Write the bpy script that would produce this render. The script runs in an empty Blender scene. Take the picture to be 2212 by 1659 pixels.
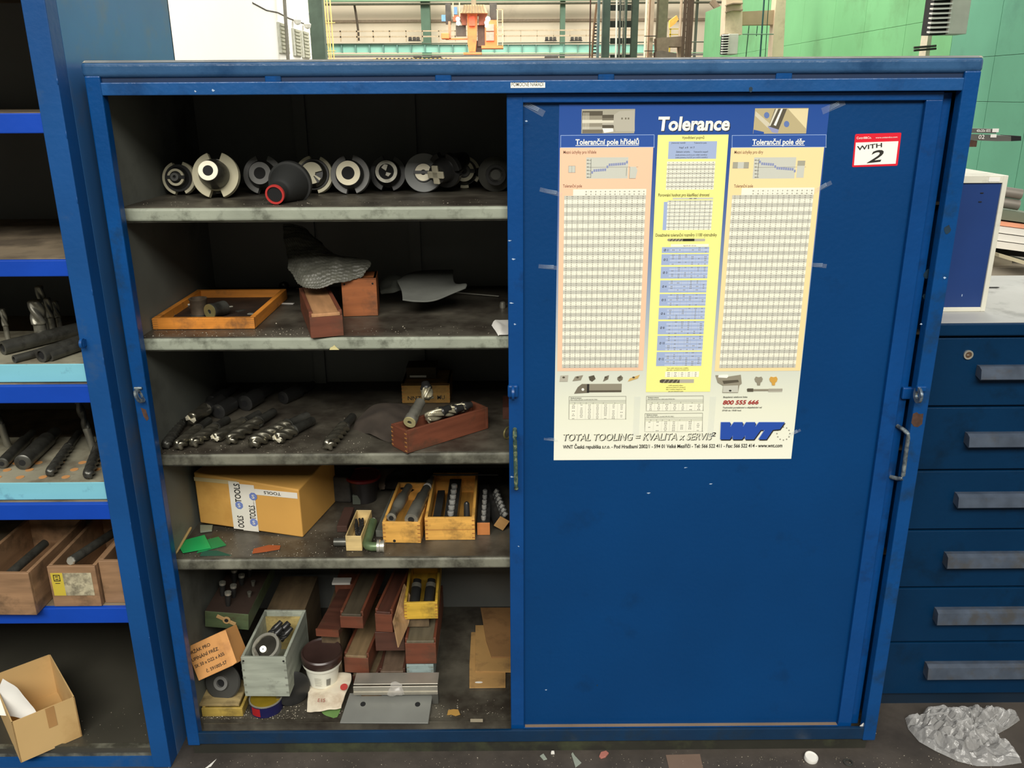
import bpy, math, random
from mathutils import Vector as V, Matrix, noise
random.seed(7)
R = random.uniform
SC = bpy.context.scene
COL = SC.collection
PI = math.pi
# ---------------------------------------------------------------- camera
CAMP = (0.924656967, -1.99096755, 1.79006329)
PITCH, YAW, ROLL, FPX = 0.326073869, 0.00235540363, -0.00589411762, 1854.17
_cy, _sy, _cp, _sp = math.cos(YAW), math.sin(YAW), math.cos(PITCH), math.sin(PITCH)
_w = V((_sy*_cp, _cy*_cp, -_sp)); _r = V((_cy, -_sy, 0)); _u = _r.cross(_w)
_cr, _sr = math.cos(ROLL), math.sin(ROLL)
RX = _cr*_r + _sr*_u; UX = -_sr*_r + _cr*_u; WX = _w
cd = bpy.data.cameras.new('camera'); cam = bpy.data.objects.new('camera', cd); COL.objects.link(cam)
cd.sensor_width = 36; cd.lens = FPX/2212*36; cd.clip_start = 0.05; cd.clip_end = 400
M = Matrix((RX, UX, -WX)).transposed().to_4x4(); M.translation = CAMP
cam.matrix_world = M; SC.camera = cam
# ---------------------------------------------------------------- light of the hall
SC.view_settings.view_transform = 'Standard'; SC.view_settings.look = 'None'
SC.view_settings.gamma = 1; SC.view_settings.exposure = 0.0; SC.view_settings.use_curve_mapping = False
wd = bpy.data.worlds.new('world'); SC.world = wd; wd.use_nodes = True
wd.node_tree.nodes['Background'].inputs[0].default_value = (1.0, 0.975, 0.92, 1)
wd.node_tree.nodes['Background'].inputs[1].default_value = 0.70
def area(name, loc, rot, sx, sy, power, col=(1, .96, .88)):
    l = bpy.data.lights.new(name, 'AREA'); l.shape = 'RECTANGLE'; l.size = sx; l.size_y = sy; l.energy = power; l.color = col
    o = bpy.data.objects.new(name, l); COL.objects.link(o); o.location = loc; o.rotation_euler = rot
    return o
# unseen lights added: one tilted at the cabinet fronts, others further down the hall
area('hall_fill_light', (0.8, -7.4, 7.0), (math.radians(45), 0, 0), 9, 3.0, 1120)
area('hall_fill_light', (0, 20, 15), (0, 0, 0), 22, 10, 5200)
area('hall_fill_light', (0, 50, 15), (0, 0, 0), 30, 16, 16000)
# ---------------------------------------------------------------- helpers
def U(p, pl, val):
    """the point seen at photograph pixel p that lies on the plane pl = val"""
    d = RX*((p[0]-1106)/FPX) - UX*((p[1]-829.5)/FPX) + WX
    i = 'xyz'.index(pl); t = (val-CAMP[i])/d[i]
    return V(CAMP) + d*t
def lin(c):
    return tuple(((x/255)/12.92 if x/255 <= .04045 else ((x/255+.055)/1.055)**2.4) for x in c)
MATS = {}
def mat(name, col, rough=.5, metal=0., var=.15, vs=6, dirt=None, da=.0, ds=4, bump=0., bs=60, st=(1, 1, 1), spec=.5, alpha=1, trans=0, emit=0, coat=0):
    if name in MATS: return MATS[name]
    m = bpy.data.materials.new(name); MATS[name] = m; m.use_nodes = True
    nt = m.node_tree; N = nt.nodes; L = nt.links; b = N['Principled BSDF']
    if emit:
        b.inputs['Base Color'].default_value = (*col, 1); b.inputs['Emission Color'].default_value = (*col, 1); b.inputs['Emission Strength'].default_value = emit
        return m
    tc = N.new('ShaderNodeTexCoord'); mp = N.new('ShaderNodeMapping'); mp.inputs['Scale'].default_value = st; L.new(tc.outputs['Object'], mp.inputs[0])
    n1 = N.new('ShaderNodeTexNoise'); n1.inputs['Scale'].default_value = vs; n1.inputs['Detail'].default_value = 5; L.new(mp.outputs[0], n1.inputs[0])
    mx = N.new('ShaderNodeMix'); mx.data_type = 'RGBA'
    mx.inputs[6].default_value = (*[c*(1-var) for c in col], 1); mx.inputs[7].default_value = (*[min(1, c*(1+var)) for c in col], 1)
    rp = N.new('ShaderNodeMapRange'); rp.inputs[1].default_value = .3; rp.inputs[2].default_value = .7; L.new(n1.outputs['Fac'], rp.inputs[0]); L.new(rp.outputs[0], mx.inputs[0])
    out = mx.outputs[2]
    if dirt:
        n2 = N.new('ShaderNodeTexNoise'); n2.inputs['Scale'].default_value = ds; n2.inputs['Detail'].default_value = 8; n2.inputs['Roughness'].default_value = .65
        mp2 = N.new('ShaderNodeMapping'); mp2.inputs['Location'].default_value = (3.1, 1.7, 5.3); L.new(tc.outputs['Object'], mp2.inputs[0]); L.new(mp2.outputs[0], n2.inputs[0])
        r2 = N.new('ShaderNodeMapRange'); r2.inputs[1].default_value = .62-.35*da; r2.inputs[2].default_value = .72-.2*da; r2.inputs[4].default_value = min(1, .55+da*.5); L.new(n2.outputs['Fac'], r2.inputs[0])
        m2 = N.new('ShaderNodeMix'); m2.data_type = 'RGBA'; L.new(r2.outputs[0], m2.inputs[0]); L.new(out, m2.inputs[6]); m2.inputs[7].default_value = (*dirt, 1); out = m2.outputs[2]
    L.new(out, b.inputs['Base Color'])
    b.inputs['Roughness'].default_value = rough; b.inputs['Metallic'].default_value = metal; b.inputs['Specular IOR Level'].default_value = spec
    b.inputs['Alpha'].default_value = alpha; b.inputs['Transmission Weight'].default_value = trans; b.inputs['Coat Weight'].default_value = coat
    if bump:
        n3 = N.new('ShaderNodeTexNoise'); n3.inputs['Scale'].default_value = bs; n3.inputs['Detail'].default_value = 3; L.new(mp.outputs[0], n3.inputs[0])
        bp = N.new('ShaderNodeBump'); bp.inputs['Strength'].default_value = bump; bp.inputs['Distance'].default_value = .002; L.new(n3.outputs['Fac'], bp.inputs['Height']); L.new(bp.outputs[0], b.inputs['Normal'])
    return m
def wood(name, c, ax='y', rough=.55, **k):
    st = {'x': (.12, 1, 1), 'y': (1, .12, 1), 'z': (1, 1, .12)}[ax]
    a = dict(var=.28, vs=45, st=st, bump=.25, bs=70, dirt=(.05, .035, .02), da=.25, ds=9); a.update(k)
    return mat(name+'_'+ax, c, rough, **a)
class MB:
    def __init__(s): s.v = []; s.f = []
    def add(s, vs, fs, M=None):
        n = len(s.v)
        s.v += [tuple(M @ V(v)) if M else tuple(v) for v in vs]; s.f += [tuple(i+n for i in f) for f in fs]; return s
    def box(s, x0, x1, y0, y1, z0, z1, M=None):
        vs = [(x, y, z) for x in (x0, x1) for y in (y0, y1) for z in (z0, z1)]
        return s.add(vs, [(0, 1, 3, 2), (4, 6, 7, 5), (0, 4, 5, 1), (2, 3, 7, 6), (0, 2, 6, 4), (1, 5, 7, 3)], M)
    def lathe(s, prof, n=28, M=None, a0=0, a1=2*PI):
        full = abs(a1-a0-2*PI) < 1e-6; k = n if full else n+1; vs = []; fs = []
        for r, z in prof:
            for i in range(k):
                a = a0+(a1-a0)*i/n; vs.append((r*math.cos(a), r*math.sin(a), z))
        for j in range(len(prof)-1):
            for i in range(n):
                a = j*k+i; b = j*k+(i+1) % k
                fs.append((a, b, b+k, a+k))
        if full:
            if prof[0][0] > 1e-6: fs.append(tuple(range(n))[::-1])
            if prof[-1][0] > 1e-6: fs.append(tuple((len(prof)-1)*k+i for i in range(n)))
        return s.add(vs, fs, M)
    def ring(s, ro, ri, z0, z1, n=28, M=None):
        vs = []; fs = []
        for r, z in ((ro, z0), (ro, z1), (ri, z1), (ri, z0)):
            for i in range(n): a = 2*PI*i/n; vs.append((r*math.cos(a), r*math.sin(a), z))
        for j in range(4):
            for i in range(n): fs.append((j*n+i, j*n+(i+1) % n, ((j+1) % 4)*n+(i+1) % n, ((j+1) % 4)*n+i))
        return s.add(vs, fs, M)
    def prism(s, poly, z0, z1, M=None):
        n = len(poly)
        vs = [(x, y, z0) for x, y in poly]+[(x, y, z1) for x, y in poly]
        return s.add(vs, [tuple(range(n))[::-1], tuple(range(n, 2*n))]+[(i, (i+1) % n, (i+1) % n+n, i+n) for i in range(n)], M)
    def tube(s, pts, r, n=10):
        pts = [V(p) for p in pts]; vs = []; fs = []
        for i, p in enumerate(pts):
            t = (pts[min(i+1, len(pts)-1)]-pts[max(i-1, 0)]).normalized()
            a = t.cross(V((0, 0, 1)) if abs(t.z) < .9 else V((1, 0, 0))).normalized(); b = t.cross(a)
            for k in range(n): q = 2*PI*k/n; vs.append(p+a*r*math.cos(q)+b*r*math.sin(q))
        for i in range(len(pts)-1):
            for k in range(n): fs.append((i*n+k, i*n+(k+1) % n, (i+1)*n+(k+1) % n, (i+1)*n+k))
        fs += [tuple(range(n))[::-1], tuple((len(pts)-1)*n+k for k in range(n))]
        return s.add(vs, fs)
    def quad(s, a, b, c, d): return s.add([a, b, c, d], [(0, 1, 2, 3)])
def tag(o, label=None, cat=None, group=None, kind=None):
    if label: o['label'] = label
    if cat: o['category'] = cat
    if group: o['group'] = group
    if kind: o['kind'] = kind
    return o
def mesh(name, mb):
    me = bpy.data.meshes.new(name); me.from_pydata([tuple(v) for v in mb.v], [], mb.f); me.update(); return me
def obj(name, mb, m, parent=None, smooth=False, bev=0, world=False, sub=0, seg=2):
    """link a mesh; world=True: the coordinates are world ones and are put into the parent's own frame"""
    me = mb if isinstance(mb, bpy.types.Mesh) else mesh(name, mb)
    if world and parent:
        M = WM(parent).inverted(); me.transform(M)
    for x in (m if isinstance(m, list) else [m]): me.materials.append(x)
    if smooth:
        for p in me.polygons: p.use_smooth = True
        if smooth != 2:
            try: me.set_sharp_from_angle(angle=math.radians(38))
            except Exception: pass
    o = bpy.data.objects.new(name, me); COL.objects.link(o)
    if parent: o.parent = parent
    if bev:
        b = o.modifiers.new('bevel', 'BEVEL'); b.width = bev; b.segments = seg; b.limit_method = 'ANGLE'
    if sub:
        b = o.modifiers.new('sub', 'SUBSURF'); b.levels = sub; b.render_levels = sub
    return o
def WM(o):
    M = Matrix.LocRotScale(o.location, o.rotation_euler, o.scale)
    return WM(o.parent) @ M if o.parent else M
def thing(name, label, cat, loc=(0, 0, 0), rz=0, group=None, rot=None):
    o = bpy.data.objects.new(name, None); COL.objects.link(o); o.location = loc
    o.rotation_euler = rot if rot else (0, 0, rz); o.empty_display_size = .02
    return tag(o, label, cat, group)
def struct(name, mb, m, **k): return tag(obj(name, mb, m, **k), kind='structure')
def axis_rot(d):
    return V(d).to_track_quat('Z', 'Y').to_euler()
_FC = {}
def text(s, parent, m, O, X, Y, w, h, bold=0, shear=0, name='lettering'):
    """flat lettering: origin O, unit directions X (reading) and Y (up), total width w, capital height h; coordinates of the parent"""
    c = bpy.data.curves.new(name, 'FONT'); c.body = s; c.offset = bold; c.shear = shear; c.resolution_u = 3
    o = bpy.data.objects.new('t', c); COL.objects.link(o)
    me = bpy.data.meshes.new_from_object(o); bpy.data.objects.remove(o); bpy.data.curves.remove(c)
    xs = [v.co.x for v in me.vertices]
    if not xs: return None
    x0, x1 = min(xs), max(xs); O = V(O); X = V(X); Y = V(Y)
    for v in me.vertices: v.co = O+X*((v.co.x-x0)/(x1-x0)*w)+Y*(v.co.y/.729*h)
    return obj(name, me, m, parent)
# ---------------------------------------------------------------- materials
G = lambda *c: lin(c)
BLUE = mat('blue_cabinet_paint', G(2, 59, 112), .42, var=.07, vs=3, bump=.25, bs=90, dirt=G(4, 50, 94), da=.08, ds=7, spec=.25)
BLUEF = mat('blue_frame_paint', G(6, 68, 128), .3, var=.14, vs=5, bump=.5, bs=70, dirt=G(24, 54, 82), da=.25, ds=12, spec=.4)
BLUER = mat('blue_door_stile_paint', G(5, 66, 128), .32, var=.12, vs=5, bump=.5, bs=55, dirt=G(14, 45, 85), da=.15, ds=9, spec=.4)
BLUEL = mat('blue_shelf_unit_paint', G(12, 72, 132), .45, var=.12, vs=4, bump=.3, bs=60, dirt=G(60, 84, 110), da=.15, ds=4, spec=.4)
BLUES = mat('blue_shelf_edge_paint', G(12, 66, 170), .5, var=.1, vs=5, bump=.2, bs=60, spec=.3)
BLUED = mat('blue_drawer_paint', G(6, 44, 76), .36, var=.12, vs=4, bump=.3, bs=80, dirt=G(8, 32, 52), da=.25, ds=6, spec=.18)
GREY = mat('grey_shelf_paint', G(150, 156, 140), .45, var=.15, vs=9, dirt=G(60, 62, 50), da=.35, ds=16, bump=.3, bs=60)
GREYD = mat('grey_shelf_paint_oily', G(118, 118, 104), .45, var=.2, vs=12, dirt=G(46, 44, 36), da=.6, ds=10, bump=.3, bs=60)
SHTOP = mat('oily_shelf_top', G(84, 80, 70), .42, var=.35, vs=9, dirt=G(44, 38, 32), da=.55, ds=6, bump=.4, bs=40)
INNER = mat('dark_grey_inner_paint', G(102, 105, 98), .6, var=.2, vs=4, dirt=G(56, 56, 50), da=.3, ds=3)
INNERB = mat('dark_back_sheet', G(104, 106, 102), .65, var=.15, vs=3)
BLACK = mat('black_gap', G(16, 17, 18), .8, var=.1)
STEEL = mat('bright_steel', G(208, 206, 192), .3, .7, var=.12, vs=20, dirt=G(110, 105, 90), da=.2, ds=20)
STEELD = mat('dark_oily_steel', G(88, 88, 82), .35, .55, var=.3, vs=18, dirt=G(45, 42, 38), da=.4, ds=20)
STEELM = mat('dull_steel', G(150, 148, 136), .36, .6, var=.2, vs=14, dirt=G(80, 76, 66), da=.3, ds=16)
BLKOX = mat('black_oxide_steel', G(50, 50, 49), .33, .3, var=.25, vs=14)
CREAMST = mat('ground_steel_face', G(178, 172, 150), .5, .35, var=.15, vs=25)
BRASS = mat('brass', G(200, 190, 130), .35, .8, var=.15, vs=18)
WRED = lambda ax='y': wood('red_stained_wood', G(108, 60, 41), ax)
WREDD = lambda ax='y': wood('dark_red_stained_wood', G(78, 46, 35), ax)
WYEL = lambda ax='x': wood('yellow_pine', G(222, 168, 82), ax)
WORG = lambda ax='x': wood('orange_varnished_wood', G(208, 132, 48), ax)
WGREY = lambda ax='y': wood('grey_painted_wood', G(160, 166, 152), ax, dirt=(.12, .12, .1), da=.15)
WOLD = lambda ax='y': wood('old_grubby_wood', G(130, 106, 76), ax, da=.4)
WBRN = lambda ax='y': wood('grubby_brown_wood', G(104, 88, 66), ax, da=.4)
CARD = mat('cardboard', G(206, 156, 78), .7, var=.08, vs=5, dirt=G(170, 120, 50), da=.12, ds=3)
CARDP = mat('pale_cardboard', G(206, 172, 116), .75, var=.06, vs=5, dirt=G(180, 140, 85), da=.1, ds=3)
CARDB = mat('brown_cardboard', G(208, 150, 88), .75, var=.08, vs=6, dirt=G(150, 100, 60), da=.2, ds=6)
PAPER = mat('white_paper', G(232, 230, 222), .7, var=.04)
RUST = mat('rust_patch', G(74, 50, 38), .8, var=.4, vs=60)
INK = mat('black_ink', G(32, 32, 30), .6, var=.05)
YB = lambda n, c, **k: mat(n, G(*c), **k)
FLOORM = mat('oily_concrete', G(74, 68, 62), .55, var=.3, vs=5, dirt=G(50, 46, 42), da=.45, ds=3, bump=.5, bs=40)
# ================================================================ THE SETTING: hall floor, walls
struct('floor', MB().box(-60, 60, -30, 90, -.1, 0), FLOORM)
WALLC = mat('cream_wall_sheet', G(252, 236, 208), .8, var=.05, vs=.08, dirt=G(190, 170, 145), da=.12, ds=.09)
wb = struct('wall_back', MB().box(-45, 45, 75, 75.4, 0, 18), WALLC)
struct('wall_front', MB().box(-45, 45, -12, -11.6, 0, 9), mat('grey_hall_wall', G(120, 120, 112), .8))
def F(px, py, Y): return U((px, py), 'y', Y)
def fbox(mb, x0, y0, x1, y1, Y, d):
    a = F(x0, y1, Y); b = F(x1, y0, Y); return mb.box(a.x, b.x, Y, Y+d, a.z, b.z)
GRN = mat('green_steel_paint', G(96, 128, 104), .6, var=.15, vs=1)
GRND = mat('dark_green_steel_paint', G(66, 84, 72), .6, var=.25, vs=1.5)
GRNP = mat('pale_green_steel_paint', G(150, 190, 150), .6, var=.1, vs=1)
TEAL = mat('pale_teal_paint', G(150, 206, 188), .6, var=.12, vs=.6, dirt=G(140, 138, 128), da=.2, ds=.12)
CONC = mat('cream_concrete', G(226, 206, 176), .8, var=.12, vs=1.5, dirt=G(170, 150, 120), da=.2, ds=1)
CONCD = mat('brown_concrete', G(150, 132, 108), .8, var=.2, vs=1.5)
RAILM = mat('beige_rail_paint', G(190, 172, 140), .6)
DARKM = mat('dark_machine', G(64, 60, 52), .6, var=.3, vs=3)
# girts and posts on the far wall
for py in (44.5,): tag(obj('trim', fbox(MB(), 400, py-.8, 1560, py+.8, 74.7, .25), mat('wall_rail', G(170, 150, 126), .7), wb))
for px in (919, 1216, 1507):
    o = obj('column', fbox(MB(), px-6.5, -60, px+6.5, 128, 72.5, .8), GRN if px < 1500 else GRND); tag(o, {919: 'green steel column left of the orange crane at the far wall', 1216: 'green steel column right of the orange crane at the far wall', 1507: 'dark green steel column behind the green partition'}[px], 'column')
o = thing('roof_beam', 'pale green horizontal beam along the top of the far wall', 'beam', (0, 72, 0))
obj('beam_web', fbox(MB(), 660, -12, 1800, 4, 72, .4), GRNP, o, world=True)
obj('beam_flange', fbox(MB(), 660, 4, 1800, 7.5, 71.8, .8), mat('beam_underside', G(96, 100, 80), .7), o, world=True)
o = obj('drain_pipe', MB().tube([F(765, 8, 73), F(768, 25, 73), F(771, 45, 73), F(774, 68, 73), F(775, 88, 73)], .09, 8), mat('brown_pipe', G(90, 78, 62), .6), smooth=True); tag(o, 'dark brown bent pipe down the far cream wall left of the crane', 'pipe')
# crane girder
g = thing('crane_girder', 'long pale teal crane girder with walkway in front of the far wall', 'crane girder', (0, 70, 0))
obj('walkway', fbox(MB(), 672, 89, 1560, 95.5, 69.6, .9), mat('girder_dark_green', G(104, 116, 100), .7), g, world=True)  # the walkway's own dark green
obj('lower_flange', fbox(MB(), 672, 114, 1560, 117.5, 69.6, .8), GRNP, g, world=True)
obj('rail', fbox(MB(), 672, 119, 1560, 121, 69.7, .3), mat('crane_rail_grey', G(110, 112, 104), .6), g, world=True)
x = 708
while x < 1400:
    obj('panel', fbox(MB(), x+.8, 96, x+29.2, 113.4, 70, .06), TEAL, g, world=True)
    obj('stiffener', fbox(MB(), x-.8, 96, x+.8, 114, 69.75, .3), mat('stiffener_teal', G(110, 150, 138), .7), g, world=True); x += 30
hr = thing('handrail', 'thin beige handrail along the teal crane girder', 'railing', (0, 69.6, 0))
obj('top_rail', fbox(MB(), 690, 65.6, 1400, 66.7, 69.6, .05), RAILM, hr, world=True)
obj('mid_rail', fbox(MB(), 690, 77.6, 1400, 78.5, 69.6, .05), RAILM, hr, world=True)
for k in range(20): obj('post', fbox(MB(), 699.5+35.4*k, 66, 700.7+35.4*k, 90, 69.6, .05), RAILM, hr, world=True)
for px, lb in ((895, 'dark drive motors on the crane walkway left of the green column'), (1190, 'dark drive motors on the crane walkway right of the orange crane'), (1245, 'dark drive motors on the crane walkway beside the right green column')):
    t = thing('drive_motor', lb, 'motor', F(px, 88.5, 69.4))
    mb = MB()
    for k in (-9, 0, 8): mb.lathe([(.12, -.12), (.16, -.1), (.16, .1), (.12, .12)], 10, Matrix.Translation(F(px+k, 84.5, 69.4)) @ Matrix.Rotation(PI/2, 4, 'Y'))
    obj('motor_body', mb, DARKM, t, world=True, smooth=True); obj('motor_base', fbox(MB(), px-13, 86.5, px+13, 88.6, 69.2, .4), DARKM, t, world=True)
# bays below the girder
for a, b, lb in ((709+0, 913, 'dark'), ):
    pass
hz = thing('hazard_beam', 'yellow and black striped beam just above the cabinet top', 'beam', F(890, 131, 55))
obj('beam', fbox(MB(), 806, 125.5, 976, 132, 55, .3), mat('hazard_yellow', G(216, 176, 84), .6), hz, world=True)
for k in range(18):
    x = 811+9.3*k; a = [F(x+2, 125.4, 54.97), F(x+6, 125.4, 54.97), F(x+3, 132, 54.97), F(x-1, 132, 54.97)]
    mb = MB(); mb.add([*a, *[p+V((0, .03, 0)) for p in a]], [(0, 1, 2, 3), (4, 7, 6, 5), (0, 4, 5, 1), (1, 5, 6, 2), (2, 6, 7, 3), (3, 7, 4, 0)]); obj('stripe', mb, BLACK, hz, world=True)
for x0, x1 in ((893, 909), (931, 952), (1177, 1206), (1326, 1336)):
    o = obj('wall_duct', fbox(MB(), x0, 121, x1, 127, 69, .8), DARKM, bev=.05)
    tag(o, {893: 'dark box under the girder above the striped beam, left one', 931: 'dark box under the girder above the striped beam, right one', 1177: 'dark box under the girder right of the orange crane', 1326: 'dark box under the girder behind the green machine columns'}[x0], 'box')
# yellow ladder mast on the left
ld = thing('ladder', 'tall thin yellow ladder mast beside the dark green column', 'ladder', F(708, 131, 58))
YLW = mat('faded_yellow_paint', G(196, 172, 104), .6)
for a, b in ((687, 703), (699, 712), (705, 716), (712, 722)):
    obj('ladder_rail', MB().tube([F(a, -10, 58), F(b, 132, 58)], .045 if a != 687 else .07, 6), YLW, ld, world=True)
for py in (49, 110): obj('rung', fbox(MB(), 694+py*.1, py-1, 722+py*.03, py+.6, 57.95, .1), YLW, ld, world=True)
# dark green column at the left of the opening
t = thing('hall_column', 'dark green lattice steel column beside the white building', 'column', F(680, 131, 44))
obj('flange', fbox(MB(), 676, -40, 692, 140, 44, .5), GRND, t, world=True); obj('flange', fbox(MB(), 668, -40, 673, 140, 44.3, .3), mat('grey_green_steel', G(150, 156, 138), .6), t, world=True)
for k in range(6): obj('cross_plate', fbox(MB(), 667, 6+22*k, 677, 10+22*k, 44.2, .2), GRND, t, world=True)
# ---------------------------------------------------------------- white building on the left
WH = mat('white_building_paint', G(250, 248, 240), .7, var=.02, vs=.3)
bl = thing('office_block', 'bright white building with louvred windows at the left', 'building', (-12, 20, 0))
def X_(px, py): return U((px, py), 'x', -8.4)
far = X_(672, 100).y
obj('wall', MB().box(-16, -8.4, 6, far, 0, 14), WH, bl, world=True)
for (x0, x1, y0, y1) in ((603, 623, 49, 114), (634, 650, 62, 120), (652.5, 668, 67, 124)):
    a = X_(x0, y1); b = X_(x1, y1); c = X_(x0, y0)
    fr = obj('window', MB().box(-8.42, -8.33, a.y, b.y, a.z, c.z), mat('window_frame_grey', G(196, 196, 182), .6), bl, world=True)
    for k in range(8):
        z = a.z+(c.z-a.z)*(k+.15)/8; obj('slat', MB().box(-8.34, -8.28, a.y+.25, b.y-.2, z, z+(c.z-a.z)/8*.62), mat('louvre_slat', G(172, 172, 152), .6), fr, world=True)
o = tag(obj('wall_cable', MB().tube([X_(545, 6), X_(575, 22), X_(600, 27), X_(625, 40), X_(668, 55)], .03, 6), DARKM), 'thin dark cable sagging along the white building', 'cable')
o = tag(obj('drain_pipe', MB().tube([X_(597, -20)+V((.3, 0, 0)), X_(607, 135)+V((.3, 0, 0))], .07, 8), mat('pipe_grey', G(120, 116, 104), .5), smooth=True), 'grey vertical pipe on the white building left of its windows', 'pipe')
for px, py in ((633, 45), (655, 54)):
    o = tag(obj('wall_lamp', MB().lathe([(.0, -.18), (.13, -.12), (.17, .03), (.07, .12), (.03, .2)], 16, Matrix.Translation(X_(px, py)+V((.19, 0, 0)))), PAPER, smooth=True), {633: 'white round lamp on the white building, left one', 655: 'white round lamp on the white building, right one'}[px], 'lamp')
# ---------------------------------------------------------------- orange crane hoist
ORG = mat('orange_crane_paint', G(240, 130, 72), .55, var=.12, vs=2, dirt=G(180, 84, 60), da=.25, ds=1.2)
ORGD = mat('dark_orange_crane_paint', G(150, 86, 62), .6, var=.15, vs=2)
cr = thing('crane_hoist', 'orange overhead crane hoist with cab and lit lamps above the cabinet', 'crane', F(1021, 118, 62))
def cpoly(pts, Y, d):
    a = [F(x, y, Y) for x, y in pts]; n = len(a); mb = MB()
    mb.add([*a, *[p+V((0, d, 0)) for p in a]], [tuple(range(n)), tuple(range(2*n-1, n-1, -1))]+[(i, i+n, (i+1) % n+n, (i+1) % n) for i in range(n)]); return mb
obj('mast', cpoly([(1009, 28), (1031, 28), (1030, 62), (1029, 92), (1027, 112), (1013, 112), (1010, 92)], 62, .6), ORG, cr, world=True)
obj('mast_collar', fbox(MB(), 1013, 34, 1026, 56, 61.8, .3), mat('red_orange', G(226, 96, 66), .6), cr, world=True)
obj('foot_plate', fbox(MB(), 1001, 113, 1040, 117.5, 61.6, 1), ORG, cr, world=True)
cn = obj('canopy', cpoly([(994, 28), (1004, 10), (1046, 10), (1053, 28)], 61.4, 1.2), mat('canopy_beige', G(186, 164, 124), .7), cr, world=True)
for k in range(8): obj('canopy_rib', cpoly([(997+7*k, 28), (1000+7*k, 28), (1004+5.6*k, 10), (1001.5+5.6*k, 10)], 61.3, .1), mat('canopy_rib_brown', G(132, 114, 88), .7), cn, world=True)
obj('brace', cpoly([(992, 30), (1052, 30), (1046, 54), (1034, 54), (1034, 34), (1008, 34), (1008, 54), (998, 54)], 62.2, .4), ORGD, cr, world=True)
obj('drum', fbox(MB(), 1032, 54, 1048, 100, 62.6, .5), mat('drum_grey', G(104, 96, 86), .6), cr, world=True)
obj('drum', fbox(MB(), 1028, 88, 1040, 112, 62.7, .4), mat('drum_dark', G(76, 76, 70), .6), cr, world=True)
cb = obj('cab', fbox(MB(), 1048, 43, 1073, 104, 61.9, 1.2), ORG, cr, world=True)
for y0, y1 in ((52, 67), (69, 88)): obj('cab_window', fbox(MB(), 1050, y0, 1067, y1, 61.8, .12), mat('cab_glass', G(156, 150, 136), .3), cb, world=True)
obj('platform', fbox(MB(), 1040, 98, 1087, 104.5, 61.5, 1.6), ORG, cr, world=True)
for px in (1074, 1085): obj('guard_post', fbox(MB(), px, 20, px+1.2, 98, 61.5, .1), mat('guard_rail', G(226, 190, 140), .6), cr, world=True)
for py in (20, 45, 58, 74): obj('guard_rail', fbox(MB(), 1072, py, 1087, py+1, 61.5, .1), MATS['guard_rail'], cr, world=True)
obj('left_arm', fbox(MB(), 962, 82, 1010, 85.5, 62, .5), ORG, cr, world=True)
obj('left_box', fbox(MB(), 953, 71, 970, 84, 61.8, .8), ORG, cr, world=True, bev=.05)
obj('left_post', fbox(MB(), 969, 46, 973, 84, 62, .3), mat('post_tan', G(176, 126, 96), .6), cr, world=True)
obj('electric_box', fbox(MB(), 985, 55, 1006, 78, 62.5, .4), mat('box_dark_grey', G(84, 82, 74), .6), cr, world=True)
obj('hanger', fbox(MB(), 963, 6, 973, 52, 62.8, .4), DARKM, cr, world=True); obj('hanger', fbox(MB(), 1058, 6, 1073, 42, 62.8, .4), DARKM, cr, world=True)
obj('hanger', fbox(MB(), 1018, -10, 1028, 10, 62.4, .4), mat('hanger_tan', G(126, 112, 88), .6), cr, world=True)
for (a, b, c, d) in ((954, 32, 962, 46), (981, 15, 987, 31)): obj('control_box', fbox(MB(), a, b, c, d, 61.9, .3), mat('control_blue', G(96, 140, 190), .5), cr, world=True)
obj('control_box', fbox(MB(), 979, 33, 991, 46, 61.9, .3), MATS['red_orange'], cr, world=True)
for px in (992, 978): obj('guard_post', fbox(MB(), px, 6, px+1.4, 36, 61.6, .1), MATS['guard_rail'], cr, world=True)
LAMP = mat('lamp_glow', (1, .93, .8), emit=9)
for px, py, r in ((989, 41, .14), (990, 50, .15), (1054, 41, .17), (1051, 49, .15), (1050, 56.5, .08)):
    obj('lamp', MB().lathe([(0, -r), (r*.7, -r*.7), (r, 0), (r*.7, r*.7), (0, r)], 12, Matrix.Translation(F(px, py, 61))), LAMP, cr, world=True)
# ---------------------------------------------------------------- machine columns in the middle distance
t = thing('machine_columns', 'group of dark green steel columns joined by cross plates', 'machine', F(1330, 131, 34))
for x0, x1, Y, m in ((1289, 1298.5, 34, mat('blue_green_steel', G(88, 108, 108), .6)), (1299.5, 1321, 34.3, GRND), (1362, 1383, 34.2, mat('deep_green_steel', G(58, 72, 58), .6)), (1335, 1345, 34.6, mat('grey_steel_mach', G(92, 96, 86), .6)), (1346, 1358, 34.6, GRND)):
    obj('column', fbox(MB(), x0, -60, x1, 140, Y, .35), m, t, world=True)
for k, py in enumerate((10, 45, 82, 118)): obj('cross_plate', fbox(MB(), 1318, py, 1364, py+13 if k != 1 else py+14, 34.7, .1), mat('plate_black_green', G(40, 46, 38), .7), t, world=True)
tag(obj('vertical_pipe', MB().tube([F(1333, -30, 33.6), F(1330, 135, 33.6)], .035, 8), PAPER, smooth=True), 'thin white vertical pipe in front of the dark green columns', 'pipe')
for k, px in enumerate((1346, 1350.5)): tag(obj('vertical_pipe', MB().tube([F(px, -30, 33.8), F(px-2, 135, 33.8)], .016, 6), STEELM), ['thin grey pipe just right of the white vertical pipe', 'second thin grey pipe right of the white vertical pipe'][k], 'pipe')
tag(obj('pole', MB().tube([F(1276, -20, 36), F(1273.5, 135, 36)], .03, 8), mat('rust_brown_pole', G(84, 56, 44), .7)), 'thin rust brown pole left of the dark green columns', 'pole')
st = thing('steel_stair', 'steep steel stair with brown stringer left of the dark green columns', 'stair', F(1284, 120, 37))
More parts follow.
